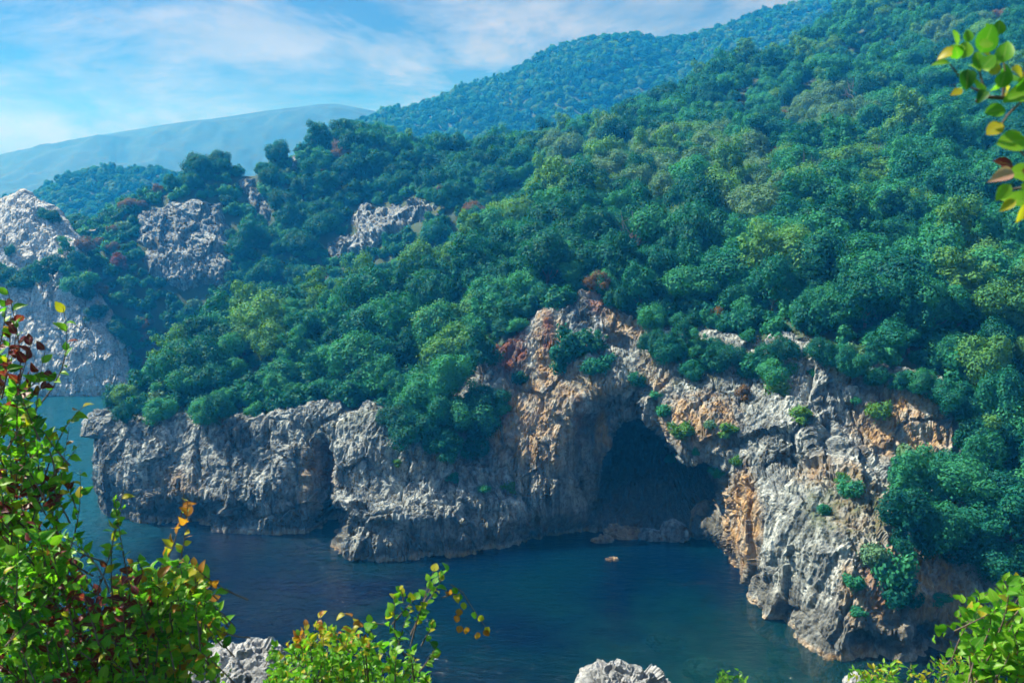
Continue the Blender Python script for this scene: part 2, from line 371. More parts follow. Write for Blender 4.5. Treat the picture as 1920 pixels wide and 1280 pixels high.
# ------------------------------------------------------------------ hillside heightfield from control points
HP = [P(*q) for q in [
    # spur along the headland (ground under the trees)
    (215, 768, 141), (280, 724, 146), (400, 664, 152), (500, 634, 158), (620, 600, 165), (750, 556, 174), (850, 510, 182), (960, 450, 196),
    (350, 738, 140), (480, 725, 138), (480, 682, 146), (620, 718, 137), (620, 655, 148), (750, 712, 137), (750, 628, 152), (880, 725, 134), (880, 615, 148), (880, 545, 165),
    # above the cave
    (1000, 540, 148), (1000, 460, 168), (1100, 500, 147), (1100, 420, 170), (1100, 340, 205), (1230, 560, 139), (1230, 460, 160), (1230, 360, 195), (1230, 280, 250),
    (1380, 560, 132), (1380, 450, 155), (1380, 340, 195), (1380, 250, 260), (1500, 560, 125), (1600, 570, 124), (1600, 470, 145), (1600, 380, 172), (1600, 260, 235), (1600, 140, 310),
    (1800, 640, 114), (1800, 520, 132), (1800, 400, 160), (1800, 270, 205), (1800, 130, 265), (1800, -20, 330),
    (1960, 650, 112), (1960, 500, 135), (1960, 350, 170), (1960, 200, 220), (1960, 50, 280), (2200, 600, 120), (2200, 300, 180), (2200, 0, 270), (2400, -100, 330), (2400, 500, 130), (2700, 300, 180),
    # crest of the main slope
    (1060, 285, 262), (1150, 250, 290), (1220, 222, 315), (1300, 195, 335), (1400, 165, 352), (1470, 135, 365), (1530, 88, 372), (1600, 22, 385), (1700, -60, 400), (1900, -170, 410), (2200, -250, 420),
    # second headland: crest
    (40, 440, 250), (100, 475, 250), (170, 448, 256), (260, 378, 266), (400, 322, 277), (560, 284, 287), (680, 268, 292), (770, 290, 292), (860, 300, 290), (960, 292, 285), (1010, 292, 275),
    # second headland: face towards the camera
    (200, 480, 244), (250, 560, 236), (330, 430, 255), (350, 560, 239), (450, 400, 264), (450, 520, 245), (580, 350, 272), (580, 460, 250), (700, 340, 272), (700, 400, 259), (720, 470, 240), (850, 350, 262), (850, 410, 235), (960, 340, 250),
]]
HP += [np.array(q, float) for q in [
    # channel between the two headlands
    (-95, 300, 10), (-92, 195, -6), (-78, 172, -8), (-70, 196, -6), (-50, 192, -4), (-35, 205, 0), (-15, 210, 8), (0, 215, 18), (-60, 212, -5), (-95, 210, -9), (-110, 212, -9), (-78, 212, -8), (-102, 222, -2), (-120, 195, -8), (-160, 200, -9), (-130, 160, -12), (-90, 150, -12), (-75, 135, -12),
    # behind the crests
    (-150, 300, 30), (-80, 340, 40), (0, 350, 45), (60, 340, 55), (-160, 250, 30), (-220, 260, 10), (-220, 320, 10), (120, 430, 80), (200, 460, 110), (280, 480, 130), (-100, 420, 10), (0, 430, 25), (350, 330, 175), (350, 200, 110), (350, 120, 60),
]]
for k, c in enumerate(CTOP):
    HP.append(c + np.array([0, 2.0, 0.6]))
HP = np.array(HP)
_sc = 100.0
def _ker(r): return np.sqrt(r * r + 0.0025)
_xy = HP[:, :2] / _sc
_K = _ker(np.linalg.norm(_xy[:, None] - _xy[None], axis=2)) - 0.004 * np.eye(len(HP))
_A = np.zeros((len(HP) + 3,) * 2); _A[:len(HP), :len(HP)] = _K
_A[:len(HP), -3] = 1; _A[:len(HP), -2:] = _xy; _A[-3, :len(HP)] = 1; _A[-2:, :len(HP)] = _xy.T
_sol = np.linalg.solve(_A, np.concatenate([HP[:, 2], np.zeros(3)]))
def ground(x, y):
    x = np.atleast_1d(np.asarray(x, float)); y = np.atleast_1d(np.asarray(y, float)); sh = x.shape
    q = np.stack([x.ravel(), y.ravel()], 1) / _sc; out = np.empty(len(q))
    for s in range(0, len(q), 20000):
        k = q[s:s + 20000]
        out[s:s + 20000] = _ker(np.linalg.norm(k[:, None] - _xy[None], axis=2)) @ _sol[:-3] + _sol[-3] + k @ _sol[-2:]
    p3 = np.stack([q[:, 0] * _sc, q[:, 1] * _sc, q[:, 0] * 0], 1)
    out += 1.6 * fbm(p3 / 22.0, 3)
    return out.reshape(sh)
LAND = [(float(c[0]), float(c[1]) + 0.8) for c in CTOP] + [(400, 100), (420, 520), (-320, 520), (-320, 176), (-60, 176)]
gx = np.arange(-230, 330, 1.6); gy = np.arange(96, 470, 1.6)
GX, GY = np.meshgrid(gx, gy, indexing='ij'); GZ = ground(GX, GY)
fc = grid_faces(len(gx), len(gy)); V = np.stack([GX.ravel(), GY.ravel(), GZ.ravel()], 1)
ok = in_poly(V[:, 0], V[:, 1], LAND)
fc = fc[ok[fc].all(1)]
me = mesh_np('hillside', V, fc, M_SOIL, True)
bm = bmesh.new(); bm.from_mesh(me); bmesh.ops.delete(bm, geom=[v for v in bm.verts if not v.link_faces], context='VERTS'); bm.to_mesh(me); bm.free()
hillside = obj('hillside', me, kind='structure')

# ------------------------------------------------------------------ cliff surface
def rock_disp(p, s=1.0, blocky=1.0):
    """height of limestone relief in metres at world points p; s = size of the features"""
    q = p / s
    w = q + 0.55 * np.stack([fbm(q / 2.6 + 5, 3), fbm(q / 2.6 + 9, 3), fbm(q / 2.6 + 13, 3)], 1)
    d = 1.5 * fbm(q / 10.0, 3) + 0.5 * fbm(q / 3.5 + 2, 2)
    rough = np.clip(1.0 + 1.6 * fbm(q / 6.0 + 51, 2), 0.45, 1.7)
    for k, (sz, offs, tilt, crack) in enumerate([((5.0, 5.0, 12.0), 0.6, 1.9, 0.5), ((1.7, 1.7, 4.2), 0.24, 0.75, 0.24), ((0.65, 0.65, 1.3), 0.10, 0.36, 0.10)]):
        f1, f2, h, e = worley(w / np.array(sz) + 31 * k)
        rt = _rt[(h * 7 + 3) & 255]
        fc_ = ((rt[:, :3] - 0.5) * e).sum(1) * tilt + (rt[:, 3] - 0.5) * offs
        d += blocky * (1.0 if k == 0 else rough) * (fc_ - crack * sstep(0.10, 0.0, f2 - f1) * (rt[:, 1] > 0.35))
    d += 0.42 * fbm(q * np.array([1.1, 1.1, 0.09]) + 3, 4, 0.6, True)
    bed = fbm(q / 7.0 + 21, 2); d += 0.30 * np.abs(((q[:, 2] + 0.28 * q[:, 0] + 2.2 * bed) / 2.6) % 1.0 - 0.5)
    d += 0.16 * fbm(q * np.array([1.6, 1.6, 1.2]) + 7, 3, 0.6)
    return d * s
C = []
for c in CC:
    top = c[-1]; und = c[0] + np.array([0, 0.6, -4.0])
    inl = top + np.array([0.0, 5.0, 0.0]); inl[2] = top[2] - 0.3
    C.append([und] + c + [inl])
B = loft(C, 0.155)
nu, nv, _ = B.shape
Pw = B.reshape(-1, 3)
px, py, dep = proj(Pw)
nz_ = 9 * fbm(Pw / 2.2, 3)
# hollows: alcove, cave, cleft and smaller holes, pressed into the rock
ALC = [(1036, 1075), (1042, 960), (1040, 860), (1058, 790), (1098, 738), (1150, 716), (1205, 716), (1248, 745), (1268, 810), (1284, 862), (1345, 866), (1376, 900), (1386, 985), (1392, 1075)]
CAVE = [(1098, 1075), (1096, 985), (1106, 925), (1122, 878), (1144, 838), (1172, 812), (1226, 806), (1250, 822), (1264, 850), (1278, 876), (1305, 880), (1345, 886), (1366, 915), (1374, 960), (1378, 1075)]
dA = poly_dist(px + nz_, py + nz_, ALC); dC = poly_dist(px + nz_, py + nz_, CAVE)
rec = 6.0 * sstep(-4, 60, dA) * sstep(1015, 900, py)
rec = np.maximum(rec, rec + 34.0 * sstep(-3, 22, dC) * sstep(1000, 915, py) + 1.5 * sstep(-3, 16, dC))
for hx, hy, rx, ry, dd in [(1545, 838, 15, 34, 5), (1492, 868, 40, 24, 2.6), (1162, 648, 26, 18, 3.2), (1125, 690, 16, 10, 1.5), (600, 900, 22, 76, 6.5), (612, 990, 30, 44, 9.0), (555, 890, 16, 46, 2.2), (350, 965, 70, 34, 3.0), (455, 970, 30, 26, 2.2),
                           (1655, 750, 9, 10, 2), (1640, 1215, 50, 26, 3), (1735, 1205, 36, 40, 5), (1330, 870, 30, 16, 2), (270, 900, 12, 40, 1.2), (890, 960, 40, 10, 1.3), (720, 985, 30, 8, 1.0), (1440, 880, 40, 10, 1.4), (1690, 880, 26, 20, 1.6)]:
    e = np.hypot((px + nz_ - hx) / rx, (py + nz_ - hy) / ry)
    rec += dd * sstep(1.25, 0.45, e)
_rg = rec.reshape(nu, nv)
for _ in range(3):
    for ax_i in (0, 1):
        _rg = sum(np.roll(_rg, k_, ax_i) for k_ in (-2, -1, 0, 1, 2)) / 5.0
rec = _rg.ravel()
rows_in = np.tile(np.linspace(0, 1, nv), nu)
Pw = Pw + rec[:, None] * np.array([0.14, 1.0, 0.0])
G = Pw.reshape(nu, nv, 3)
nrm = grid_normals(G)
sgn = 1 if nrm[nu // 3, nv // 2, 1] < 0 else -1
nrm = (nrm * sgn).reshape(-1, 3)
dd = rock_disp(Pw, 1.0)
edge = sstep(0.0, 0.06, rows_in) * sstep(1.0, 0.90, rows_in)
Pd = Pw + nrm * (dd * (0.25 + 0.75 * edge))[:, None]
fc = grid_faces(nu, nv)
if sgn < 0: fc = fc[:, ::-1]
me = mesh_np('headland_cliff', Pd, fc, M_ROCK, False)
# pigment masks: iron stains, soil, moss, algae at the waterline, plus shade painted into the cave
def zone(zs, soft=0.5):
    out = np.zeros(len(px))
    for hx, hy, rx, ry, a in zs:
        e = np.hypot((px - hx) / rx, (py - hy) / ry); out = np.maximum(out, a * sstep(1.15, soft, e))
    return out
st = fbm(Pd * np.array([0.9, 0.9, 0.16]), 4); bl = fbm(Pd / 1.6 + 40, 4)
och = zone([(1392, 990, 40, 130, 1.3), (1125, 850, 16, 80, 1.1), (1000, 800, 100, 120, 0.75), (1180, 600, 60, 50, 0.9), (1310, 790, 90, 60, 0.85), (1700, 800, 120, 80, 0.95), (1620, 960, 80, 60, 0.6), (1650, 1110, 90, 110, 0.8), (1760, 1110, 70, 110, 1.2), (330, 930, 60, 60, 0.5), (590, 900, 40, 70, 0.6), (1030, 660, 40, 90, 0.8), (860, 1035, 120, 14, 1.1), (1090, 720, 90, 40, 0.6), (1600, 1235, 100, 14, 1.0), (1560, 900, 80, 30, 0.6), (1230, 700, 40, 50, 0.5)])
ochre = np.clip(och * (0.66 + 1.1 * st + 0.6 * bl), 0, 1) + np.clip(0.5 * (st + 0.5 * bl - 0.42) * 3, 0, 0.35)
tide = sstep(0.8, 0.35, Pd[:, 2] + 0.5 * bl) * (0.6 + 0.6 * st)
ochre = np.clip(np.maximum(ochre, tide * 0.8), 0, 1)
red = np.clip(zone([(602, 890, 22, 66, 1.7), (955, 650, 40, 62, 1.5), (1028, 630, 14, 46, 1.2), (1085, 800, 14, 60, 0.8), (1125, 560, 30, 40, 1.0), (1640, 1100, 40, 60, 0.7), (940, 760, 25, 40, 0.7)]) * (0.7 + 1.4 * bl), 0, 1)
up = np.abs(grid_normals(Pd.reshape(nu, nv, 3)).reshape(-1, 3)[:, 2])
moss = np.clip(zone([(1600, 960, 120, 70, 0.9), (1080, 900, 50, 120, 0.55), (1150, 720, 90, 40, 0.5), (1500, 1000, 60, 120, 0.35), (1300, 680, 110, 60, 0.6), (1250, 930, 130, 80, 0.5), (700, 800, 200, 30, 0.4)]) * (0.5 + 1.6 * bl) * (0.35 + up), 0, 0.85)
alg = sstep(6.4, 1.6, Pd[:, 2] + 3.4 * fbm(Pd / 5.0 + 11, 3)) * (0.75 + 0.6 * bl) * sstep(0.45, 1.0, Pd[:, 2] + 0.5 * bl)
for nm, v in (('ochre', ochre), ('red', red), ('moss', moss), ('algae_cave_shade', np.clip(np.maximum(alg, 0.75 * sstep(-4, 20, dC) + 0.35 * sstep(0, 50, dA) * (0.6 + bl)), 0, 0.92))): attr(me, nm, v)  # waterline growth, with shade painted dark inside cave and alcove
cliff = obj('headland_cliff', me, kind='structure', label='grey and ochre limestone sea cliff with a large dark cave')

# ------------------------------------------------------------------ far white cliff with its pinnacle
def loft_rock(name, cols, res, mat, s, **props):
    B = loft(cols, res); a, b_, _ = B.shape; n_ = grid_normals(B); sg = 1 if n_[a // 2, b_ // 2, 1] < 0 else -1
    p_ = B.reshape(-1, 3); p_ = p_ + (n_ * sg).reshape(-1, 3) * rock_disp(p_, s)[:, None]
    f_ = grid_faces(a, b_); f_ = f_ if sg > 0 else f_[:, ::-1]
    return obj(name, mesh_np(name, p_, f_, mat, False), **props)
WC = []
for bx, ys in [(-200, [(640, 226), (560, 232), (480, 246), (440, 254)]), (-90, [(650, 224), (560, 230), (470, 240), (405, 252)]), (-20, [(655, 222), (560, 229), (470, 238), (400, 250)]), (45, [(650, 221), (550, 228), (455, 238), (362, 250)]),
               (85, [(650, 221), (560, 227), (470, 237), (385, 248)]), (125, [(650, 220), (570, 226), (500, 233), (430, 244)]), (170, [(670, 219), (610, 223), (565, 229), (545, 238)]), (205, [(690, 219), (655, 221), (625, 225), (605, 234)]), (240, [(720, 219), (705, 221), (690, 224), (680, 232)])]:
    b0 = W(bx, 742)
    WC.append([b0 + np.array([0, 1, -4]), b0] + [P(bx + (ys.index(q) * 4 if bx > 100 else 0), *q) for q in ys] + [P(bx, ys[-1][0] + 12, ys[-1][1] + 10)])
white_cliff = loft_rock('white_cliff', WC, 0.30, M_WHITE, 0.95, kind='structure', label='pale limestone cliff and pinnacle across the channel')

DG = bpy.context.evaluated_depsgraph_get()
def bvh(o): return BVHTree.FromPolygons([v.co[:] for v in o.data.vertices], [p.vertices[:] for p in o.data.polygons])
BV = {'hill': bvh(hillside), 'cliff': bvh(cliff), 'white': bvh(white_cliff)}
ORI = Vector((0, 0, CAM_H))
def hit(px_, py_, names=('cliff', 'hill', 'white')):
    d = Vector(ray(px_, py_)).normalized(); best = None
    for k in names:
        h = BV[k].ray_cast(ORI, d)
        if h[0] is not None and (best is None or h[3] < best[3]): best = h
    return best
def visible(p, margin=3.0):
    d = Vector(p) - ORI; L = d.length; d.normalize()
    for k in BV:
        h = BV[k].ray_cast(ORI, d)
        if h[0] is not None and h[3] < L - margin: return False
    return True

# ------------------------------------------------------------------ distant mountains
def mountain(name, mat, crest, Yf, Yc, depth, drop, res_x, amp, seed, label):
    cx = np.array([c[0] for c in crest], float); cyv = np.array([c[1] for c in crest], float)
    q = np.linspace(cx[0], cx[-1], int((cx[-1] - cx[0]) / res_x)); yv = hermite(cx, cyv, q)
    nrow = 46; Vv = np.zeros((len(q), nrow, 3))
    for i, (a, b_) in enumerate(zip(q, yv)):
        top = P(a, b_, Yc); tt = np.linspace(0, 1, nrow - 8)
        base = P(a, b_, Yc).copy(); base[0] *= Yf / Yc; base[1] = Yf; base[2] = max(-5.0, top[2] - drop)
        for j, t in enumerate(tt):
            z = base[2] + (top[2] - base[2]) * (t ** 0.85)
            Vv[i, j] = (base[0] + (top[0] - base[0]) * t, base[1] + (top[1] - base[1]) * t, z)
        for j in range(8):
            t = (j + 1) / 8; Vv[i, nrow - 8 + j] = (top[0], top[1] + depth * t, top[2] - 0.75 * depth * t * t)
    p_ = Vv.reshape(-1, 3).copy(); wt = np.tile(np.minimum(np.abs(np.arange(nrow) - (nrow - 9)) / 8.0, 1), len(q))
    p_[:, 2] += amp * (0.12 + wt) * fbm(p_ / (amp * 7) + seed, 5, 0.5, True)
    f_ = grid_faces(len(q), nrow)
    return obj(name, mesh_np(name, p_, f_, mat, True), kind='structure', label=label)
mt_mid = mountain('mountain', M_SOIL, [(480, 330), (600, 268), (700, 222), (780, 206), (870, 172), (960, 142), (1005, 112), (1080, 84), (1170, 74), (1280, 78), (1350, 58), (1440, 28), (1540, 8), (1620, -5), (1760, 20), (1900, 60)], 560, 800, 220, 200, 6, 12, 3.0, 'wooded mountain rising behind the main slope')
mt_far = mountain('far_mountain', M_FARWOOD, [(-380, 322), (-200, 310), (0, 292), (130, 266), (250, 246), (400, 224), (550, 202), (610, 197), (680, 205), (760, 222), (900, 250), (1100, 290), (1500, 330)], 1150, 1550, 320, 400, 5, 30, 6.0, 'pale blue mountain ridge across the far bay')
hill_l = mountain('far_hill', M_SOIL, [(-300, 430), (-100, 400), (0, 384), (60, 372), (110, 345), (170, 329), (250, 325), (310, 332), (420, 360), (560, 400)], 470, 590, 160, 130, 3, 5, 4.0, 'small dark wooded hill behind the pinnacle')

# ------------------------------------------------------------------ outcrops on the second headland, boulders in the cave
def rock_blob(name, c, rad, seed, mat, s=0.6, sub=5, rotz=0.0, **props):
    bm = bmesh.new(); bmesh.ops.create_icosphere(bm, subdivisions=sub, radius=1.0)
    p_ = np.array([v.co[:] for v in bm.verts]); f_ = np.array([[v.index for v in f.verts] for f in bm.faces]); bm.free()
    nr = p_ / np.array(rad); nr /= np.linalg.norm(nr, axis=1)[:, None]
    q = p_ * np.array(rad)
    q = q + nr * rock_disp(q + seed * 13.7 + np.array(c) * 0.3, s, 1.2)[:, None]
    o = obj(name, mesh_np(name, q, f_, mat, False), **props)
    o.location = tuple(c); o.rotation_euler = (0, 0, rotz)
    return o
def rock_face(poly, seed, label, s_=1.2, lift=2.6, mat=M_CROP):
    xs = [q[0] for q in poly]; ys = [q[1] for q in poly]; st_ = 2.6
    ax_ = np.arange(min(xs) - 12, max(xs) + 12, st_); ay_ = np.arange(min(ys) - 12, max(ys) + 12, st_)
    G_ = np.zeros((len(ax_), len(ay_), 3)); last = None
    for i_, a in enumerate(ax_):
        last = None
        for j_ in range(len(ay_) - 1, -1, -1):
            h = BV['hill'].ray_cast(ORI, Vector(ray(a, ay_[j_])).normalized())
            if h[0] is not None and (last is None or h[0].y < last[1] + 14): last = np.array(h[0])
            elif last is None: last = P(a, ay_[j_], 250)
            else: last = last + np.array([0, 0.4, 0.1])
            G_[i_, j_] = last
    n_ = grid_normals(G_); n_ *= np.where(n_[..., 1:2] > 0, -1, 1); n_ = n_.reshape(-1, 3)
    p_ = G_.reshape(-1, 3); AX, AY = np.meshgrid(ax_, ay_, indexing='ij')
    wob = 26 * fbm(p_ / 9.0 + seed, 3)
    dd_ = poly_dist(AX.ravel() + wob, AY.ravel() + wob, poly)
    off = -2.0 + (lift + 2.0) * sstep(-6, 26, dd_)
    nn_ = n_ + np.array([0, -0.9, 0.15]); nn_ /= np.linalg.norm(nn_, axis=1)[:, None]
    p_ = p_ + nn_ * (off + rock_disp(p_ + seed * 7, s_) * (0.3 + sstep(-6, 20, dd_)))[:, None]
    f_ = grid_faces(len(ax_), len(ay_)); kp_ = (dd_ > -10)[f_].all(1)
    me = mesh_np('rock_face', p_, f_[kp_], mat, False)
    bm = bmesh.new(); bm.from_mesh(me); bmesh.ops.delete(bm, geom=[v for v in bm.verts if not v.link_faces], context='VERTS'); bm.to_mesh(me); bm.free()
    return obj('rock_face', me, label=label, category='rock face', group='bare rock faces on the wooded hills')
FACES = [
    ([(252, 470), (262, 400), (312, 368), (418, 372), (440, 430), (428, 540), (340, 556), (268, 520)], 'broad grey rock face on the second headland above the channel', 2.8),
    ([(600, 470), (622, 440), (648, 432), (656, 388), (690, 372), (735, 384), (770, 366), (815, 376), (834, 396), (800, 425), (770, 440), (690, 480), (620, 490)], 'long grey and tan rock wall above the crest of the wooded spur', 2.8),
    ([(432, 330), (478, 322), (512, 390), (520, 440), (470, 400)], 'thin grey crag among dark trees high on the second headland', 2.0),
    ([(164, 412), (176, 378), (204, 376), (212, 412)], 'small pale crag on the skyline beside russet bushes', 2.2),
    ([(535, 285), (560, 278), (570, 325), (545, 325)], 'faint grey crag under the summit of the second headland', 1.6),
    ([(437, 715), (470, 692), (512, 705), (515, 755), (480, 765), (470, 730)], 'grey rock patch showing through the trees low on the spur', 1.2),
    ([(255, 752), (262, 735), (290, 735), (288, 765)], 'little grey rock patch at the outer end of the spur', 1.0),
]
CROPS = []
for k, (pl, lb, lf) in enumerate(FACES):
    rock_face(pl, k + 1, lb, 1.2 if k < 5 else .6, lf)
    CROPS.append(pl)
BLD = [(1322, 962, (2.1, 1.6, 3.6), M_TAN, 'big brown boulder standing inside the cave mouth', 1.5),
       (1262, 978, (2.2, 1.8, 1.8), M_ROCK, 'dark rounded boulder beside the big brown boulder in the cave', .6),
       (1168, 986, (2.6, 1.6, 1.2), M_TAN, 'tan rock slab lying at the waterline in the cave', .3),
       (1225, 990, (2.2, 1.5, 0.9), M_CROP, 'grey rock slab at the waterline in the cave', .2),
       (1128, 1006, (1.6, .9, .5), M_TAN, 'thin tan rock in the water under the cave edge', .1),
       (1148, 1041, (.85, .5, .24), M_TAN, 'small flat tan rock standing alone in the water before the cave', .05)]
for k, (a, b_, rd, mt, lb, dz) in enumerate(BLD):
    c = W(a, b_ + 8 if b_ > 1003 else 1004 + 4 * (k % 2), 0.0); c[2] = dz
    if mt is M_ROCK: mt = M_CROP
    rock_blob('boulder', c, rd, 40 + k, mt, 0.3, 4, label=lb, category='boulder')

for k, (a, b_, rd, lb) in enumerate([(1330, 1226, (2.4, 1.6, 1.0), 'broad dim rock under the shallow water off the buttress'), (1450, 1246, (2.0, 1.4, 1.1), 'pale green rock under the water nearest the bottom edge'), (1470, 1206, (1.6, 1.1, .9), 'small rock under the water beside the buttress foot'), (1250, 1180, (2.2, 1.3, .9), 'faint rock under the water farthest from the buttress')]):
    c = W(a, b_, 0.0); c[2] = -rd[2] - .55
    rock_blob('submerged_rock', c, rd, 90 + k, M_BED, 0.3, 4, label=lb, category='rock', group='rocks under the water')
# ------------------------------------------------------------------ near slope under the camera and its rocks
gx2 = np.arange(-70, 70, 0.8); gy2 = np.arange(-25, 78, 0.8); X2, Y2 = np.meshgrid(gx2, gy2, indexing='ij')
p2 = np.stack([X2.ravel(), Y2.ravel(), X2.ravel() * 0], 1)
Z2 = np.where(Y2 < 0, 43.2 - 0.02 * Y2, 43.2 - 0.62 * Y2) + (0.5 * fbm(p2 / 6.0, 4)).reshape(X2.shape) - 0.3
def near_z(x, y): return (43.2 - 0.62 * max(y, 0)) - 0.3
me = mesh_np('near_slope', np.stack([X2.ravel(), Y2.ravel(), Z2.ravel()], 1), grid_faces(len(gx2), len(gy2)), M_SOIL, True)
obj('near_slope', me, kind='structure')
for k, (a, b_, Y, rd, lb) in enumerate([(440, 1290, 26, (1.7, 1.5, 1.2), 'pale fissured rock behind the yellow green bush at the bottom edge'),
                                       (1152, 1300, 26, (1.2, 1.1, 0.72), 'rounded pale grey rock at the bottom edge over open water'),
                                       (1236, 1298, 26.5, (.55, .5, .35), 'small pale rock next to the rounded pale grey rock'),
                                       (1608, 1290, 26, (.34, .34, .34), 'white rock peeking between shrubs at the bottom edge')]):
    c = P(a, b_, Y); rock_blob('shore_rock', c, rd, 60 + k, M_SHORE, 0.22, 6, label=lb, category='rock')
    # the crag that carries it
    hgt = c[2] - near_z(c[0], c[1])
    rock_blob('crag', c - np.array([0, -0.2, hgt * 0.5 + rd[2] * .7]), (rd[0] * 0.85, rd[1], hgt * 0.62), 70 + k, M_WHITE, 0.3, 4, label='crag on the near slope under the ' + lb.split(' at ')[0].split(' next ')[0].split(' behind ')[0], category='crag')

# ------------------------------------------------------------------ tree prototypes
def crown_data(seed, Rr=3.0, Rz=2.7, zc=3.7, npuff=24, leaf=0.18, per=320, tall=1.0, jit=0.22):
    r = np.random.default_rng(seed)
    d = r.normal(size=(npuff * 3, 3)); d /= np.linalg.norm(d, axis=1)[:, None]; d = d[d[:, 2] > -0.45][:npuff]
    rad = r.uniform(0.50, 0.92, len(d))
    lob = 1 + 0.28 * np.sin(np.arctan2(d[:, 1], d[:, 0]) * r.integers(2, 5) + r.uniform(0, 6))
    pc = d * np.array([Rr, Rr, Rz * tall]) * (rad * lob)[:, None]; pc[:, 2] += zc * tall
    pr = r.uniform(0.65, 1.35, len(d)) * Rr / 3.0
    pc = np.vstack([pc, [[0, 0, zc * tall]]]); pr = np.append(pr, Rr * 0.55)
    cs, ns = [], []
    for k in range(len(pc)):
        m_ = int(per * pr[k] ** 2) + 20
        v = r.normal(size=(m_, 3)); v /= np.linalg.norm(v, axis=1)[:, None]
        rr = pr[k] * (1 + jit * r.normal(size=m_) + 0.12 * fbm(v * 2.5 + k * 3.1, 2))
        q = pc[k] + v * rr[:, None]
        keep = np.ones(m_, bool)
        for j in range(len(pc)):
            if j != k: keep &= np.linalg.norm(q - pc[j], axis=1) > pr[j] * 0.80
        cs.append(q[keep]); ns.append(v[keep])
    c = np.vstack(cs); nn = np.vstack(ns)
    nn = nn + 0.34 * r.normal(size=nn.shape) + np.array([0, 0, 0.2]); nn /= np.linalg.norm(nn, axis=1)[:, None]
    t = np.cross(nn, r.normal(size=nn.shape)); t /= np.linalg.norm(t, axis=1)[:, None]; bt = np.cross(nn, t)
    sz = leaf * r.uniform(0.65, 1.35, len(c))[:, None]
    v4 = np.stack([c - t * sz, c - bt * sz * 0.62 + nn * sz * .2, c + t * sz, c + bt * sz * 0.62 + nn * sz * .2], 1).reshape(-1, 3)
    return v4, np.arange(len(v4)).reshape(-1, 4)
SHAPES = [crown_data(101), crown_data(102, 2.7, 2.9, 3.9, 26, tall=1.15), crown_data(103, 3.5, 2.3, 3.4, 34), crown_data(104, 2.9, 3.1, 4.2, 28, tall=1.1), crown_data(105, 3.2, 2.6, 3.6, 24, per=320), crown_data(106, 3.5, 2.0, 4.0, 28), crown_data(107, 2.3, 3.2, 4.2, 28, tall=1.25)]
SHR = [crown_data(201, 3.2, 2.2, 1.7, 15, 0.36, 110, jit=.34), crown_data(202, 2.7, 2.8, 2.2, 13, 0.36, 110, jit=.34)]
PROTO = []   # (mesh, colour)
for colr, shapes in (('dark', (0, 1, 2, 3, 4, 5, 6)), ('mid', (0, 1, 2, 3, 5, 6)), ('light', (0, 2, 6)), ('olive', (1, 2, 4)), ('orange', (0, 2)), ('red', (4,))):
    for s_ in shapes:
        PROTO.append((mesh_np('crown', *SHAPES[s_], FM[colr], True), colr))
BYCOL = {}
for k, (_, c_) in enumerate(PROTO): BYCOL.setdefault(c_, []).append(k)
SHRUB = {c_: [mesh_np('foliage', *s_, FM[c_], True) for s_ in SHR] for c_ in ('dark', 'mid', 'light', 'olive', 'orange', 'red', 'lime')}
def trunk_mesh(seed, nl=5, ns=0):
    r = np.random.default_rng(seed); Vv, Ff = [], []
    def limb(a, b_, r0, r1, seg=5):
        a, b_ = np.array(a, float), np.array(b_, float); ax = (b_ - a) / np.linalg.norm(b_ - a)
        u = np.cross(ax, [0.3, 0.8, 0.5]); u /= np.linalg.norm(u); w = np.cross(ax, u); o_ = len(Vv)
        for i in range(seg + 1):
            t = i / seg; c = a + (b_ - a) * t + (r.normal(size=3) * 0.06 if 0 < i < seg else 0); rr = r0 + (r1 - r0) * t
            for j in range(6): Vv.append(c + rr * (u * math.cos(j * math.pi / 3) + w * math.sin(j * math.pi / 3)))
        for i in range(seg):
            for j in range(6): Ff.append((o_ + i * 6 + j, o_ + i * 6 + (j + 1) % 6, o_ + (i + 1) * 6 + (j + 1) % 6, o_ + (i + 1) * 6 + j))
    limb((0, 0, -1.2), (0.15, 0.1, 2.2), 0.24, 0.15)
    if ns: limb((0.15, 0.1, 2.2), (0.1, -.1, 4.8), 0.15, 0.04)
    for k in range(nl):
        a = k * 1.26 + r.uniform(0, .6); z0 = r.uniform(1.2, 2.1 if not ns else 4.0); q = np.array([1.7 * math.cos(a), 1.7 * math.sin(a), z0 + r.uniform(1.0, 2.4)])
        limb((0.12, 0.08, z0), q, 0.10, 0.03, 4)
        for _ in range(ns): limb(q * r.uniform(.55, .9) + np.array([.05, .03, z0 * .2]), q + r.normal(size=3) * .6 + [0, 0, .5], 0.045, 0.015, 3)
    return mesh_np('trunk', Vv, Ff, M_BARK, True)
TRUNKS = [trunk_mesh(k) for k in (1, 2, 3)]
m, n, l, b = new_mat('dead_wood'); b.inputs['Base Color'].default_value = (0.13, 0.115, 0.10, 1); b.inputs['Roughness'].default_value = 0.9
BARE = [trunk_mesh(k, 11, 3) for k in (5, 6, 7)]
for me in BARE: me.materials[0] = m

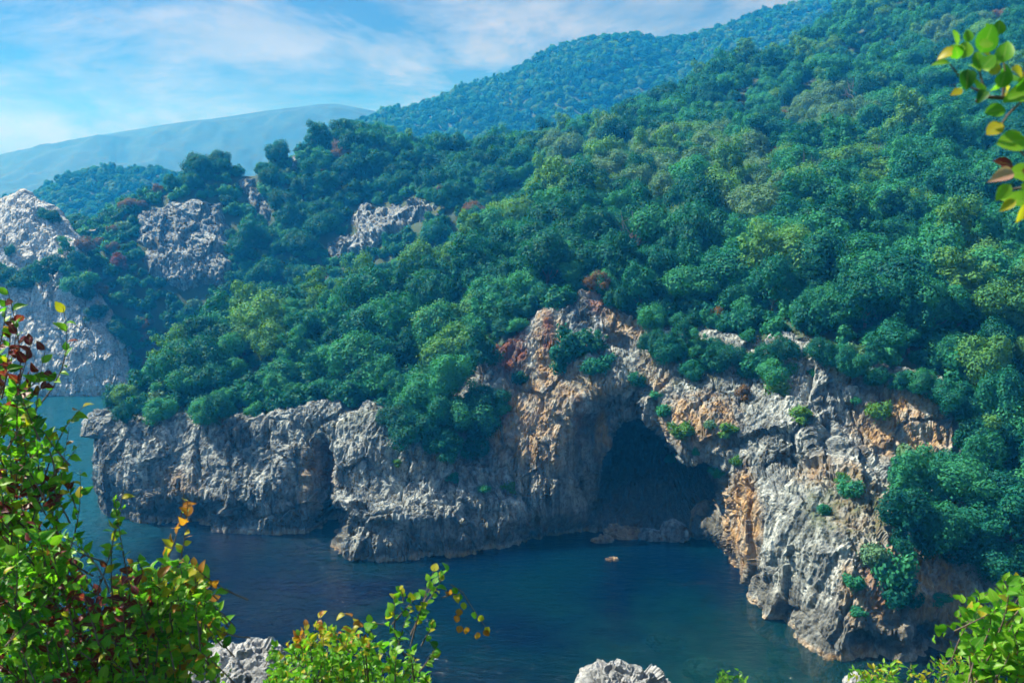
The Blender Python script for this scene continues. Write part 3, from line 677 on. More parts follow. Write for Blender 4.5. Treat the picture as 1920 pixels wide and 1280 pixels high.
# ------------------------------------------------------------------ scatter trees on the hills
def scatter(x0, x1, y0, y1, step, r):
    a, b_ = np.meshgrid(np.arange(x0, x1, step), np.arange(y0, y1, step)); a = a + (np.arange(a.shape[0])[:, None] % 2) * step / 2
    return np.stack([a.ravel() + r.uniform(-.38, .38, a.size) * step, b_.ravel() + r.uniform(-.38, .38, a.size) * step], 1)
pts = np.vstack([scatter(-75, 130, 98, 215, 4.3, rng), scatter(-230, 320, 215, 425, 5.2, rng), scatter(130, 230, 98, 215, 5.0, rng), scatter(-230, -75, 205, 215, 5.0, rng)])
zz = ground(pts[:, 0], pts[:, 1])
inside = poly_dist(pts[:, 0], pts[:, 1], LAND) > 1.2
P3 = np.column_stack([pts, zz])
tx, ty, td = proj(P3)
keep = inside & (zz > 3.0) & (tx > -260) & (tx < 2180) & (ty > -260)
sl = np.hypot(ground(pts[:, 0] + 1, pts[:, 1]) - zz, ground(pts[:, 0], pts[:, 1] + 1) - zz)
# bare places: cliffs of the second headland, soil gullies above the cave
for pl in CROPS:
    hp = 7.0 * FPX / td
    keep &= (poly_dist(tx, ty - .7 * hp, pl) < -2) & (poly_dist(tx, ty - .35 * hp, pl) < -8) & (poly_dist(tx, ty, pl) < -4)
keep &= ~((tx < 235) & (ty > 500) & (td > 200))
keep &= ~((tx < 140) & (td > 200) & (ty > 330))
for a, b_, rx, ry in [(955, 655, 26, 40), (1030, 640, 18, 45)]:
    keep &= np.hypot((tx - a) / rx, (ty - b_) / ry) > 1.0
P3, tx, ty, td = P3[keep], tx[keep], ty[keep], td[keep]
n_t = len(P3)
cl = fbm(P3 / 28.0 + 3, 3); rr_ = rng.random(n_t)
colr = np.where(rr_ + 0.9 * cl < 0.48, 'dark', np.where(rr_ + 0.9 * cl < 0.93, 'mid', 'light')).astype(object)
olz = np.maximum.reduce([sstep(1.3, 0.6, np.hypot((tx - a) / rx, (ty - b_) / ry)) for a, b_, rx, ry in [(1300, 370, 190, 90), (1560, 250, 120, 50), (1130, 330, 120, 60), (1800, 90, 90, 50)]])
colr[(rng.random(n_t) < 0.75 * olz)] = 'olive'
colr[(rng.random(n_t) < 0.3 * olz) & (colr != 'olive')] = 'light'
ridge1 = (td < 215) & (tx < 900) & (ty < 640 - 0.36 * (tx - 270) + 105)
colr[ridge1 & (rng.random(n_t) < 0.62)] = 'light'  # sunlit look of the spur crest put into lighter leaf colour
colr[(td > 196) & (td < 275) & (tx > 240) & (tx < 960) & (ty > 300) & (rng.random(n_t) < 0.92)] = 'dark'  # shade of the valley behind the spur put into dark leaf colour
orz = (td > 225) & (tx < 340) & (rng.random(n_t) < 0.52)
colr[orz] = 'orange'
colr[(rng.random(n_t) < 0.010) & (td < 320)] = 'orange'
for a, b_, c_ in [(275, 640, 'orange'), (225, 500, 'red'), (180, 550, 'orange'), (1510, 270, 'orange'), (1440, 300, 'orange'), (1640, 365, 'light'), (640, 285, 'orange'), (560, 240, 'orange')]:
    k = np.argmin(np.hypot(tx - a, ty - 14 - b_)); colr[k] = c_
scl = np.minimum(0.62 + 0.72 * rng.random(n_t) ** 1.4, np.where((td > 225) & (tx < 1020), 1.15, 2.0)) * np.where((td > 225) & (tx < 360), 0.68, 1.0)
scl *= np.where((td < 150) & (poly_dist(P3[:, 0], P3[:, 1], LAND) < 4), 0.7, 1.0)
scl[colr == 'olive'] *= 0.95; scl[(colr == 'orange') | (colr == 'red')] *= 0.72
rot = rng.uniform(0, 6.283, n_t); pid = np.array([random.choice(BYCOL[c_]) for c_ in colr])
inframe = (tx > -20) & (tx < 1940) & (ty - 3 * FPX / td > -20) & (ty - 3 * FPX / td < 1260)
app = scl / td; app[~inframe] = 0
order = np.argsort(-app); chosen = []
for k in order:
    if app[k] == 0 or len(chosen) >= 192: break
    if visible(P3[k] + np.array([0, 0, 4.2 * scl[k]]), 4.0): chosen.append(k)
rest = np.ones(n_t, bool); rest[chosen] = False
for cn_ in BYCOL:
    for k_ in BYCOL[cn_]:
        if not any(pid[c] == k_ for c in chosen):
            same = [c for c in chosen if colr[c] == cn_]
            if same: pid[random.choice(same)] = k_
CNAME = {'dark': 'dark green', 'mid': 'mid green', 'light': 'yellowish green', 'olive': 'greyish olive green', 'orange': 'russet', 'red': 'crimson'}
CROWN_OBJ = {}; TREES = []
def zone_name(x, y, d):
    if d > 222 and x < 420: return 'on the outer second headland'
    if d > 222 and x < 700: return 'near the second headland summit'
    if d > 222 and x < 1010: return 'on the saddle behind the spur'
    if x < 430 and d < 222: return 'at the outer end of the spur'
    if x < 640 and d < 222: return 'halfway along the wooded spur'
    if x < 800 and d < 222: return 'above the pale cliff block'
    if x < 930 and d < 222: return 'at the root of the spur'
    if x < 1250 and y > 470: return 'just above the cave'
    if x < 1250: return 'where spur and main slope meet'
    if y > 560 and x < 1480: return 'along the cliff top beside the cave'
    if y > 560 and x < 1700: return 'above the streaked cliff'
    if y > 560: return 'beside the end of the streaked cliff'
    if x < 1400: return 'low on the middle main slope'
    if x < 1560: return 'high on the middle main slope'
    if x < 1750: return 'on the steep main slope'
    return 'on the steep slope behind the hanging branch'
def add_tree(loc, s_, rz, p_id, label, cat='tree', group='trees on the hillsides'):
    t = bpy.data.objects.new('tree', None); COL.objects.link(t); t.empty_display_size = 0.5
    rr2 = random.uniform; t.location = loc; t.rotation_euler = (rr2(-.16, .16), rr2(-.16, .16), rz); t.scale = (s_ * rr2(.85, 1.2), s_ * rr2(.85, 1.2), s_ * rr2(.8, 1.2))
    t['label'] = label; t['category'] = cat; t['group'] = group
    c = bpy.data.objects.new('crown', PROTO[p_id][0]); COL.objects.link(c); c.parent = t
    k = bpy.data.objects.new('trunk', TRUNKS[p_id % 3]); COL.objects.link(k); k.parent = t
    if CROWN_OBJ.get(p_id) is None: CROWN_OBJ[p_id] = c
    return t
for k in chosen:
    TREES.append((tuple(P3[k] - np.array([0, 0, 0.3])), scl[k], rot[k], int(pid[k]), zone_name(tx[k], ty[k], td[k]), tx[k]))
    if int(pid[k]) not in CROWN_OBJ: CROWN_OBJ[int(pid[k])] = None
ORD = 'first second third fourth fifth sixth seventh eighth ninth tenth eleventh twelfth thirteenth fourteenth fifteenth sixteenth seventeenth eighteenth nineteenth twentieth'.split()
def label_trees():
    grp = {}
    for t in TREES:
        szn = 'small' if t[1] < 0.78 else ('large' if t[1] > 1.02 else 'medium')
        grp.setdefault((szn, CNAME[PROTO[t[3]][1]], t[4]), []).append(t)
    for (szn, cnm, zn), L_ in grp.items():
        L_.sort(key=lambda t: t[5])
        for i_, t in enumerate(L_):
            if len(L_) == 1: lb = f'{szn} {cnm} rounded tree {zn}'
            elif i_ == 0: lb = f'leftmost {szn} {cnm} tree {zn}'
            elif i_ == len(L_) - 1: lb = f'rightmost {szn} {cnm} tree {zn}'
            else: lb = f'{ORD[min(i_, 19)]} {szn} {cnm} tree from the left {zn}'
            add_tree(*t[:4], lb, group='trees ' + zn)
def gn_scatter(name, P_, S_, Rz_, ids, table, **props):
    me = bpy.data.meshes.new(name); me.vertices.add(len(P_)); me.vertices.foreach_set('co', np.asarray(P_, np.float32).ravel())
    attr(me, 'tree_scale', S_); attr(me, 'tree_turn', Rz_)
    a = me.attributes.new('tree_kind', 'INT', 'POINT'); a.data.foreach_set('value', np.asarray(ids, np.int32))
    o = obj(name, me, **props)
    ng = bpy.data.node_groups.new(name + '_nodes', 'GeometryNodeTree')
    ng.interface.new_socket('Geometry', in_out='INPUT', socket_type='NodeSocketGeometry')
    ng.interface.new_socket('Geometry', in_out='OUTPUT', socket_type='NodeSocketGeometry')
    nn, ll = ng.nodes, ng.links
    gi, go = nn.new('NodeGroupInput'), nn.new('NodeGroupOutput')
    def named(nm, typ):
        x = nn.new('GeometryNodeInputNamedAttribute'); x.data_type = typ; x.inputs['Name'].default_value = nm; return x.outputs['Attribute']
    sc_, tn, kd = named('tree_scale', 'FLOAT'), named('tree_turn', 'FLOAT'), named('tree_kind', 'INT')
    cx = nn.new('ShaderNodeCombineXYZ'); ll.new(tn, cx.inputs['Z'])
    er = nn.new('FunctionNodeEulerToRotation'); ll.new(cx.outputs[0], er.inputs[0])
    m2p = nn.new('GeometryNodeMeshToPoints'); ll.new(gi.outputs[0], m2p.inputs['Mesh'])
    jg = nn.new('GeometryNodeJoinGeometry')
    for k_ in sorted(set(int(i) for i in ids)):
        oi = nn.new('GeometryNodeObjectInfo'); oi.transform_space = 'ORIGINAL'; oi.inputs['As Instance'].default_value = True; oi.inputs['Object'].default_value = table[k_]
        cmp_ = nn.new('FunctionNodeCompare'); cmp_.data_type = 'INT'; cmp_.operation = 'EQUAL'
        ll.new(kd, cmp_.inputs[2]); cmp_.inputs[3].default_value = k_
        ip = nn.new('GeometryNodeInstanceOnPoints'); ll.new(m2p.outputs[0], ip.inputs['Points']); ll.new(cmp_.outputs[0], ip.inputs['Selection'])
        ll.new(oi.outputs['Geometry'], ip.inputs['Instance']); ll.new(er.outputs[0], ip.inputs['Rotation']); ll.new(sc_, ip.inputs['Scale'])
        ll.new(ip.outputs[0], jg.inputs[0])
    ll.new(jg.outputs[0], go.inputs[0])
    md = o.modifiers.new('scatter', 'NODES'); md.node_group = ng
    return o
# undergrowth that hides the soil between the trees
up_ = np.vstack([scatter(-72, 125, 98, 200, 2.6, rng), scatter(-170, 60, 200, 300, 2.7, rng)]); uz = ground(up_[:, 0], up_[:, 1]); U3 = np.column_stack([up_, uz]); ux, uy, ud = proj(U3)
kp = (poly_dist(up_[:, 0], up_[:, 1], LAND) > 0.4) & (uz > 4) & (ux > -60) & (ux < 2000)
for a, b_, rx, ry in [(955, 660, 22, 34), (1030, 645, 12, 40)]: kp &= np.hypot((ux - a) / rx, (uy - b_) / ry) > 1.0
for pl in CROPS: kp &= poly_dist(ux, uy, pl) < -2 + 8 * rng.random(len(ux))
U3 = U3[kp]; nu_ = len(U3)
UT = {}
# ------------------------------------------------------------------ shrubs rooted in the cliff
def add_shrub(loc, s_, rz, colname, label, group, k_=0, name='shrub'):
    t = bpy.data.objects.new(name, None); COL.objects.link(t); t.location = loc; t.rotation_euler = (0, 0, rz); rr2 = random.uniform; t.scale = (s_ * rr2(.8, 1.5), s_ * rr2(.8, 1.2), s_ * rr2(.7, 1.2)); t.rotation_euler = (rr2(-.3, .3), rr2(-.3, .3), rz)
    t['label'] = label; t['category'] = 'shrub'; t['group'] = group
    c = bpy.data.objects.new('foliage', SHRUB[colname][k_ % 2]); COL.objects.link(c); c.parent = t
    w = bpy.data.objects.new('stem', TRUNKS[k_ % 3]); COL.objects.link(w); w.parent = t; w.scale = (.5, .5, .5)
    return c
SHP = [(1282, 812, 0.42, 'lime', 'upright bright green shrub on the rim over the cave mouth'), (1365, 812, 0.36, 'lime', 'bright green shrub beside the white stones right of the cave'),
       (1262, 862, 0.30, 'mid', 'green shrub hanging on the lip of the cave'), (1382, 872, 0.28, 'lime', 'small bright shrub above the ochre cave wall'), (1352, 888, 0.26, 'mid', 'small dark shrub hanging at the corner of the ochre cave wall'),
       (1500, 786, 0.40, 'lime', 'green shrub above the dark round hole in the cliff'), (1645, 776, 0.38, 'lime', 'green shrub in the ochre streaked cliff face'), (1606, 758, 0.26, 'mid', 'small shrub beside the streaked cliff hollow'),
       (1460, 735, 0.55, 'lime', 'leafy green shrub on the ledge over the middle of the cliff'), (1395, 745, 0.4, 'orange', 'russet shrub on the ledge over the middle of the cliff'), (1248, 775, 0.34, 'mid', 'narrow shrub on the inner edge of the cave arch'),
       (1232, 745, 0.30, 'mid', 'shrub at the top of the cave arch'), (1196, 715, 0.45, 'dark', 'dark shrub on top of the cave arch'), (960, 922, 0.36, 'lime', 'bright shrub growing low on the pale cliff beside the cave'), (905, 918, 0.30, 'mid', 'dark shrub low on the pale cliff'),
       (945, 775, 0.34, 'mid', 'green shrub on the red soil streak'), (975, 715, 0.40, 'dark', 'dark shrub between the two red gullies'), (850, 900, 0.38, 'mid', 'shrub hanging under the tree fringe on the pale cliff'),
       (1596, 925, 0.36, 'mid', 'green shrub on the grassy ledge of the rock buttress'), (1580, 902, 0.30, 'lime', 'bright shrub over the grassy ledge'), (1675, 1085, 0.75, 'mid', 'big green shrub draped over the lower red cliff'), (1690, 1130, 0.62, 'dark', 'dark shrub hanging low on the red cliff'),
       (1600, 1095, 0.36, 'mid', 'shrub at the edge of the red cliff hollow'), (1766, 1128, 0.30, 'mid', 'small shrub on the orange lower cliff'), (1700, 862, 0.62, 'olive', 'olive shrub under the ochre streaks'), (1524, 705, 0.34, 'mid', 'shrub high on the streaked grey cliff'),
       (1085, 660, 0.85, 'dark', 'dark bushy shrub under the pale crag above the cave'), (1060, 690, 0.6, 'dark', 'dark shrub beside the narrow red gully'), (1120, 690, 0.55, 'dark', 'dark shrub next to the upper hollow'), (1300, 700, 0.65, 'dark', 'dark shrub on the rock shoulder right of the cave'), (1345, 690, 0.55, 'dark', 'shadowed shrub high on the rock shoulder'),
       (1260, 670, 0.6, 'dark', 'dark shrub on the rim left of the rock shoulder'), (1420, 690, 0.6, 'mid', 'shrub on the cliff rim over the russet shrub'), (1610, 1150, 0.28, 'mid', 'small shrub above the dark lower hollow'), (1545, 960, 0.26, 'mid', 'small tuft on the white streaked buttress'), (745, 870, 0.22, 'lime', 'little green tuft on the grey cliff'),
       (1330, 800, .24, 'olive', 'olive tuft on the tan rock over the cave'), (1300, 850, .2, 'mid', 'small tuft under the bright upright shrub'), (1640, 1050, .4, 'olive', 'dry olive shrub on the buttress shoulder'), (1170, 560, .7, 'mid', 'green shrub behind the pale crag above the cave'), (470, 730, .5, 'dark', 'dark shrub beside the small grey rock patch on the spur')]
for k, (a, b_, s_, c_, lb) in enumerate(SHP):
    h = hit(a, b_, ('cliff', 'hill'))
    if h is None: continue
    nr = h[1]; nr = nr if nr.y < 0 else -nr
    c = add_shrub(tuple(h[0] + nr * 0.1 - Vector((0, 0, 0.9 * s_))), s_, k * 1.7, c_, lb, 'shrubs rooted in the cliff', k)
    UT.setdefault((c_, k % 2), c)
# terrace trees at the far end of the cove, on the ledge between the two cliff bands
for k, (a, b_, s_, c_) in enumerate([(1700, 1000, .9, 'dark'), (1760, 1010, .95, 'mid'), (1830, 1000, 1.0, 'dark'), (1890, 1020, 1.0, 'dark'), (1720, 950, .9, 'mid'), (1790, 940, 1.0, 'mid'), (1860, 940, 1.05, 'dark'), (1930, 940, 1.0, 'mid'), (1690, 1040, .7, 'dark'), (1750, 1050, .75, 'dark'), (1815, 1055, .8, 'dark'), (1880, 1065, .8, 'dark'),
                                    (1850, 890, .9, 'mid'), (1910, 880, .95, 'dark'), (1860, 830, .85, 'dark'), (1920, 810, .9, 'dark'), (1955, 1060, .9, 'dark'), (1780, 890, .7, 'mid'), (1840, 860, .8, 'light'), (1900, 800, .9, 'mid'), (1815, 800, .8, 'dark'), (1830, 770, .9, 'mid'), (1880, 770, .9, 'dark'), (1940, 860, 1.0, 'dark'), (1820, 840, .8, 'dark'), (1690, 900, .6, 'mid')]):
    h = hit(a, b_ + 22, ('cliff', 'hill'))
    if h is None: continue
    p_id = random.choice(BYCOL[c_])
    TREES.append((tuple(h[0] - Vector((0, 0, 0.8))), s_ * .95, k * 2.1, p_id, 'on the terrace between two cliff bands', a))
for k, (a, b_, s_, c_) in enumerate([(775, 800, .8, 'dark'), (815, 838, .75, 'dark'), (855, 850, .75, 'dark'), (890, 838, .7, 'dark'), (838, 800, .95, 'dark'), (880, 790, .95, 'mid'), (905, 745, .9, 'dark'), (800, 765, 1.0, 'mid'), (860, 735, 1.0, 'mid'), (905, 690, .9, 'dark'), (745, 778, .7, 'dark'), (900, 800, .7, 'dark'),
                                    (1120, 640, .5, 'dark'), (1075, 655, .55, 'dark'), (1290, 690, .55, 'dark'), (1250, 650, .7, 'dark'), (1340, 665, .6, 'dark'), (1410, 690, .6, 'dark'), (1450, 690, .6, 'mid'),
                                    (1225, 640, .6, 'dark'), (1275, 640, .6, 'dark'), (1310, 655, .55, 'mid'), (1330, 640, .6, 'dark'), (1375, 660, .55, 'dark'), (1395, 690, .5, 'dark'), (1440, 665, .6, 'dark'), (1470, 650, .5, 'dark'), (1530, 650, .5, 'dark'), (1570, 668, .6, 'dark'), (1600, 690, .5, 'mid'), (1650, 705, .55, 'dark'), (1690, 712, .5, 'dark'), (1730, 725, .55, 'mid'), (1770, 735, .6, 'dark'), (1800, 760, .7, 'dark'), (1215, 600, .7, 'mid'), (420, 770, .7, 'dark'), (380, 770, .65, 'mid'), (240, 770, .6, 'dark'), (300, 760, .6, 'mid')]):
    h = hit(a, b_ + 26, ('cliff', 'hill'))
    if h is None: continue
    p_id = random.choice(BYCOL[c_]); where = 'on the rim of the streaked cliff' if a > 1465 else 'in the gully beside the red soil streak' if 700 < a < 950 else ('clinging to the rock above the cave' if a > 950 else 'leaning over the outer grey cliff')
    TREES.append((tuple(h[0] - Vector((0, 0, 0.8))), s_ * .95, k * 2.1, p_id, where, a))
for k, (a, b_, s_, c_) in enumerate([(15, 520, .9, 'dark'), (60, 515, .85, 'dark'), (100, 505, .9, 'dark'), (40, 528, .8, 'dark'), (80, 530, .8, 'mid'), (-10, 510, .9, 'dark'), (130, 520, .8, 'mid'), (85, 395, .6, 'dark'), (98, 405, .6, 'dark'), (160, 560, .8, 'dark'), (185, 590, .8, 'dark'), (215, 620, .8, 'dark'), (150, 530, .9, 'mid'), (20, 470, .5, 'dark'), (240, 650, .8, 'mid'), (130, 470, .7, 'mid'), (145, 500, .9, 'dark')]):
    h = hit(a, b_ + 14, ('white', 'hill'))
    if h is None: continue
    TREES.append((tuple(h[0] - Vector((0, 0, 0.8))), s_, k * 2.1, random.choice(BYCOL[c_]), 'on the ledges of the pale pinnacle', a))
for k, (a, b_, s_, c_) in enumerate([(275, 632, .55, 'orange'), (222, 490, .6, 'red'), (182, 545, .75, 'orange'), (1510, 265, .8, 'orange'), (1432, 300, .7, 'orange'), (640, 275, .7, 'orange'), (205, 372, .7, 'orange'), (232, 358, .8, 'orange'), (262, 345, .7, 'orange'), (245, 380, .6, 'orange'), (300, 355, .6, 'orange'), (285, 705, .45, 'orange'), (1125, 545, .6, 'orange'), (160, 465, .6, 'orange'), (215, 430, .6, 'orange'), (330, 320, .6, 'orange'), (500, 515, .5, 'orange'), (92, 352, .5, 'dark'), (106, 346, .5, 'dark'), (114, 362, .5, 'mid'), (498, 330, .6, 'dark'), (506, 348, .6, 'mid'), (492, 318, .6, 'dark'), (962, 596, .6, 'dark'), (972, 616, .5, 'mid'), (948, 612, .6, 'dark'), (1160, 575, .5, 'dark'), (1640, 690, .5, 'dark'), (815, 372, .6, 'mid'), (828, 385, .6, 'dark'), (800, 366, .6, 'dark')]):
    h = hit(a, b_ + 12, ('hill', 'white', 'cliff'))
    if h is None: continue
    w_ = proj(np.array(h[0])); TREES.append((tuple(h[0] - Vector((0, 0, .2))), s_, k * 1.3, BYCOL[c_][k % len(BYCOL[c_])], zone_name(a, b_, w_[2]), a))
label_trees()
for k_ in range(len(PROTO)):
    if k_ not in CROWN_OBJ:
        alt = [j for j in CROWN_OBJ if PROTO[j][1] == PROTO[k_][1]] or list(CROWN_OBJ)
        CROWN_OBJ[k_] = CROWN_OBJ[alt[0]]

ri = np.where(rest)[0]
gn_scatter('forest', P3[ri] - np.array([0, 0, .3]), scl[ri], rot[ri], pid[ri], CROWN_OBJ, kind='stuff', label='dense evergreen woodland covering the slopes behind the nearest trees', category='forest')

uk = [kk for kk in UT if kk[0] in ('dark', 'mid', 'olive')]; wts = np.array([5 if kk[0] == 'dark' else (3 if kk[0] == 'mid' else 0.6) for kk in uk], float); wts /= wts.sum()
gn_scatter('undergrowth', U3 - np.array([0, 0, .25]), rng.uniform(0.35, 0.75, nu_), rng.uniform(0, 6.28, nu_), rng.choice(len(uk), nu_, p=wts), [UT[kk] for kk in uk], kind='stuff', label='low green undergrowth between the hillside trees', category='undergrowth')

for k, (a, b_, s_, lb) in enumerate([(1505, 345, 1.5, 'bare grey tree standing among olive green trees on the main slope'), (1180, 470, 1.4, 'leafless tree over the cave slope'), (1655, 320, 1.5, 'bare twiggy tree high on the main slope'), (1420, 420, 1.3, 'dead grey tree in the middle of the main slope'), (1600, 180, 1.6, 'bare tree near the skyline of the main slope')]):
    h = hit(a, b_ + 30, ('hill',))
    if h is None: continue
    t = bpy.data.objects.new('bare_tree', None); COL.objects.link(t); t.location = h[0]; t.rotation_euler = (0.05, .04, k); t.scale = (s_ * .8, s_ * .8, s_ * .95)
    t['label'] = lb; t['category'] = 'tree'; t['group'] = 'leafless trees'
    q = bpy.data.objects.new('trunk', BARE[k % 3]); COL.objects.link(q); q.parent = t

# woods on the mountain and the far hill
def wood_on(o, n_, smin, smax, r, cond):
    me = o.data; Vv = np.empty(len(me.vertices) * 3); me.vertices.foreach_get('co', Vv); Vv = Vv.reshape(-1, 3)
    F_ = np.array([p.vertices[:] for p in me.polygons]); ar = np.linalg.norm(np.cross(Vv[F_[:, 2]] - Vv[F_[:, 0]], Vv[F_[:, 3]] - Vv[F_[:, 1]]), axis=1)
    cx_, cy_, _d = proj(Vv[F_].mean(1)); ar = ar * cond(cx_, cy_)
    f_ = F_[r.choice(len(F_), n_, p=ar / ar.sum())]; u, v = r.random((n_, 1)), r.random((n_, 1))
    return (Vv[f_[:, 0]] * (1 - u) + Vv[f_[:, 1]] * u) * (1 - v) + (Vv[f_[:, 3]] * (1 - u) + Vv[f_[:, 2]] * u) * v, r.uniform(smin, smax, n_)
WA, SA = wood_on(mt_mid, 15000, 0.45, 1.1, rng, lambda x, y: ((x > 560) & (x < 1720) & (y < 340) & (y > -80)).astype(float))
WB, SB = wood_on(hill_l, 3600, 0.45, 0.95, rng, lambda x, y: ((x > -100) & (x < 460) & (y < 520)).astype(float))
PW = np.vstack([WA, WB]); SW = np.concatenate([SA, SB]); nw = len(PW)
clw = fbm(PW / 45.0, 3); kk = np.where(clw + 0.3 * rng.normal(size=nw) < 0.05, 0, 1)
pw = np.array([random.choice(BYCOL['dark'] if a == 0 else BYCOL[random.choice(['mid', 'mid', 'light', 'olive'])]) for a in kk])
gn_scatter('distant_wood', PW - np.array([0, 0, 1.0]), SW, rng.uniform(0, 6.28, nw), pw, CROWN_OBJ, kind='stuff', label='scattered woodland on the mountain and hill in the distance', category='wood')

# ------------------------------------------------------------------ foreground plants
def leaf_mat(name, c0, c1, trans=0.58, rough=0.42):
    return foliage_mat(name, c0, c1, trans, rough, 0.35, True)
LM = {'green': leaf_mat('green_leaf', (0.06, 0.24, 0.015), (0.14, 0.40, 0.03)), 'bright': leaf_mat('bright_leaf', (0.13, 0.36, 0.02), (0.25, 0.48, 0.04)), 'deep': leaf_mat('deep_green_leaf', (0.02, 0.12, 0.02), (0.05, 0.21, 0.03)),
      'yellow': leaf_mat('yellow_leaf', (0.32, 0.33, 0.02), (0.50, 0.42, 0.03)), 'wine': leaf_mat('burgundy_leaf', (0.10, 0.012, 0.025), (0.20, 0.03, 0.04)), 'rust': leaf_mat('orange_brown_leaf', (0.30, 0.10, 0.02), (0.50, 0.22, 0.03)), 'pink': leaf_mat('pinkish_leaf', (0.55, 0.30, 0.24), (0.62, 0.38, 0.30))}
def leaf_geo(L=1.0, Wd=0.62, tip=1.0, fold=0.18, curl=0.18):
    ts = np.linspace(0, 1, 8); Vv = []
    for t in ts:
        w = Wd * 0.5 * (math.sin(math.pi * min(1, t ** 0.8)) ** (0.75 if tip < 1 else 1.0)) * (1.0 if t < .999 else 0)
        z = -curl * t * t
        Vv += [(-w, t * L, z + fold * w), (0, t * L, z), (w, t * L, z + fold * w)]
    Vv = np.array(Vv); Ff = []
    for i in range(7):
        a = i * 3; Ff += [(a, a + 1, a + 4, a + 3), (a + 1, a + 2, a + 5, a + 4)]
    return Vv, np.array(Ff)
LG = {'ovate': leaf_geo(1, .66), 'round': leaf_geo(1, .88, .5, .12, .12), 'narrow': leaf_geo(1, .42),
      'ovate_b': leaf_geo(1, .60, 1.0, .55, .42), 'round_b': leaf_geo(1, .80, .5, .5, .38), 'narrow_b': leaf_geo(1, .42, 1.0, .5, .45)}
LEAFME = {(s_, c_): mesh_np('leaf', *LG[s_], LM[c_], True) for s_ in LG for c_ in LM}
RIB = np.tile([1.0, 0.0, 1.0], 8)
for me in LEAFME.values(): attr(me, 'rib', RIB)
def leaf_matrix(p, d, nrm_, L):
    d = d / np.linalg.norm(d); x = np.cross(d, nrm_); x /= np.linalg.norm(x) + 1e-9; z = np.cross(x, d)
    return np.column_stack([x * L, d * L, z * L]), p
class Plant:
    def __init__(s, name, label, base, cat='bush'):
        s.t = bpy.data.objects.new(name, None); COL.objects.link(s.t); s.base = np.array(base, float); s.t.location = tuple(base)
        s.t['label'] = label; s.t['category'] = cat; s.V, s.F, s.L = [], [], []
    def tube(s, pts, r0, r1):
        pts = np.array(pts); o_ = len(s.V); n_ = len(pts)
        for i in range(n_):
            ax = pts[min(i + 1, n_ - 1)] - pts[max(i - 1, 0)]; ax /= np.linalg.norm(ax) + 1e-9
            u = np.cross(ax, [0.31, 0.83, 0.46]); u /= np.linalg.norm(u) + 1e-9; w = np.cross(ax, u); r = r0 + (r1 - r0) * i / (n_ - 1)
            for j in range(5): s.V.append(pts[i] + r * (u * math.cos(j * 1.2566) + w * math.sin(j * 1.2566)))
        for i in range(n_ - 1):
            for j in range(5): s.F.append((o_ + i * 5 + j, o_ + i * 5 + (j + 1) % 5, o_ + (i + 1) * 5 + (j + 1) % 5, o_ + (i + 1) * 5 + j))
    def leaf(s, p, d, nrm_, L, shp, c_):
        if random.random() < 0.55: shp += '_b'
        s.L.append((np.array(p, float), np.array(d, float), np.array(nrm_, float), L, shp, c_))
    def twig(s, a, b_, r, n_, L, shp, pick, r0=0.004, start=0.25):
        a, b_ = np.array(a, float), np.array(b_, float); mid = (a + b_) / 2 + r.normal(size=3) * np.linalg.norm(b_ - a) * 0.10
        tq = np.linspace(0, 1, 7)[:, None]; pts = (1 - tq) ** 2 * a + 2 * tq * (1 - tq) * mid + tq ** 2 * b_
        s.tube(pts, r0, r0 * .3)
        ax = (b_ - a) / np.linalg.norm(b_ - a)
        for k in range(n_):
            t = start + (1 - start) * (k + r.random() * .6) / n_; t = min(t, 1.0); p = (1 - t) ** 2 * a + 2 * t * (1 - t) * mid + t * t * b_
            side = np.cross(ax, r.normal(size=3)); side /= np.linalg.norm(side) + 1e-9
            d = 0.55 * ax + 0.9 * side + np.array([0, -0.15, 0.15]); nn_ = np.array([0.0, -0.55, 0.75]) + 0.55 * r.normal(size=3)
            s.leaf(p, d, nn_, L * r.uniform(.65, 1.25), shp, pick(p, r))
    def done(s, maxl=300):
        if s.V: obj('stem', mesh_np('stem', np.array(s.V) - s.base, np.array(s.F), M_BARK, True), s.t)
        C_ = np.array([q[0] for q in s.L]); x_, y_, d_ = proj(C_); sz = np.array([q[3] for q in s.L]) / d_
        sz[(x_ < -5) | (x_ > 1925) | (y_ < -5) | (y_ > 1285)] = 0
        # leaves hidden deep behind others count less
        sz = sz / (1 + 0.6 * (d_ - d_.min()))
        od = np.argsort(-sz); mats = list(LM)
        for i in od[:maxl]:
            p, d, nn_, L, shp, c_ = s.L[i]; A_, t_ = leaf_matrix(p, d, nn_, L)
            o = bpy.data.objects.new('leaf', LEAFME[(shp, c_)]); COL.objects.link(o); o.parent = s.t
            Mx = Matrix([list(A_[0]) + [t_[0] - s.base[0]], list(A_[1]) + [t_[1] - s.base[1]], list(A_[2]) + [t_[2] - s.base[2]], [0, 0, 0, 1]])
            o.matrix_local = Mx
        Vv, Ff, mi = [], [], []; o_ = 0
        for i in od[maxl:]:
            p, d, nn_, L, shp, c_ = s.L[i]; A_, t_ = leaf_matrix(p, d, nn_, L); g, f_ = LG[shp]
            Vv.append(g @ A_.T + t_ - s.base); Ff.append(f_ + o_); o_ += len(g); mi.append(np.full(len(f_), mats.index(c_)))
        if Vv: attr(obj('foliage', mesh_np('foliage', np.vstack(Vv), np.vstack(Ff), None, True, [LM[k] for k in mats], np.concatenate(mi)), s.t, kind='stuff').data, 'rib', np.tile(RIB, len(Vv)))
def rnd_in(poly, r):
    xs = [p[0] for p in poly]; ys = [p[1] for p in poly]
    while True:
        x, y = r.uniform(min(xs), max(xs)), r.uniform(min(ys), max(ys))
        if in_poly(np.array([x]), np.array([y]), poly)[0]: return x, y
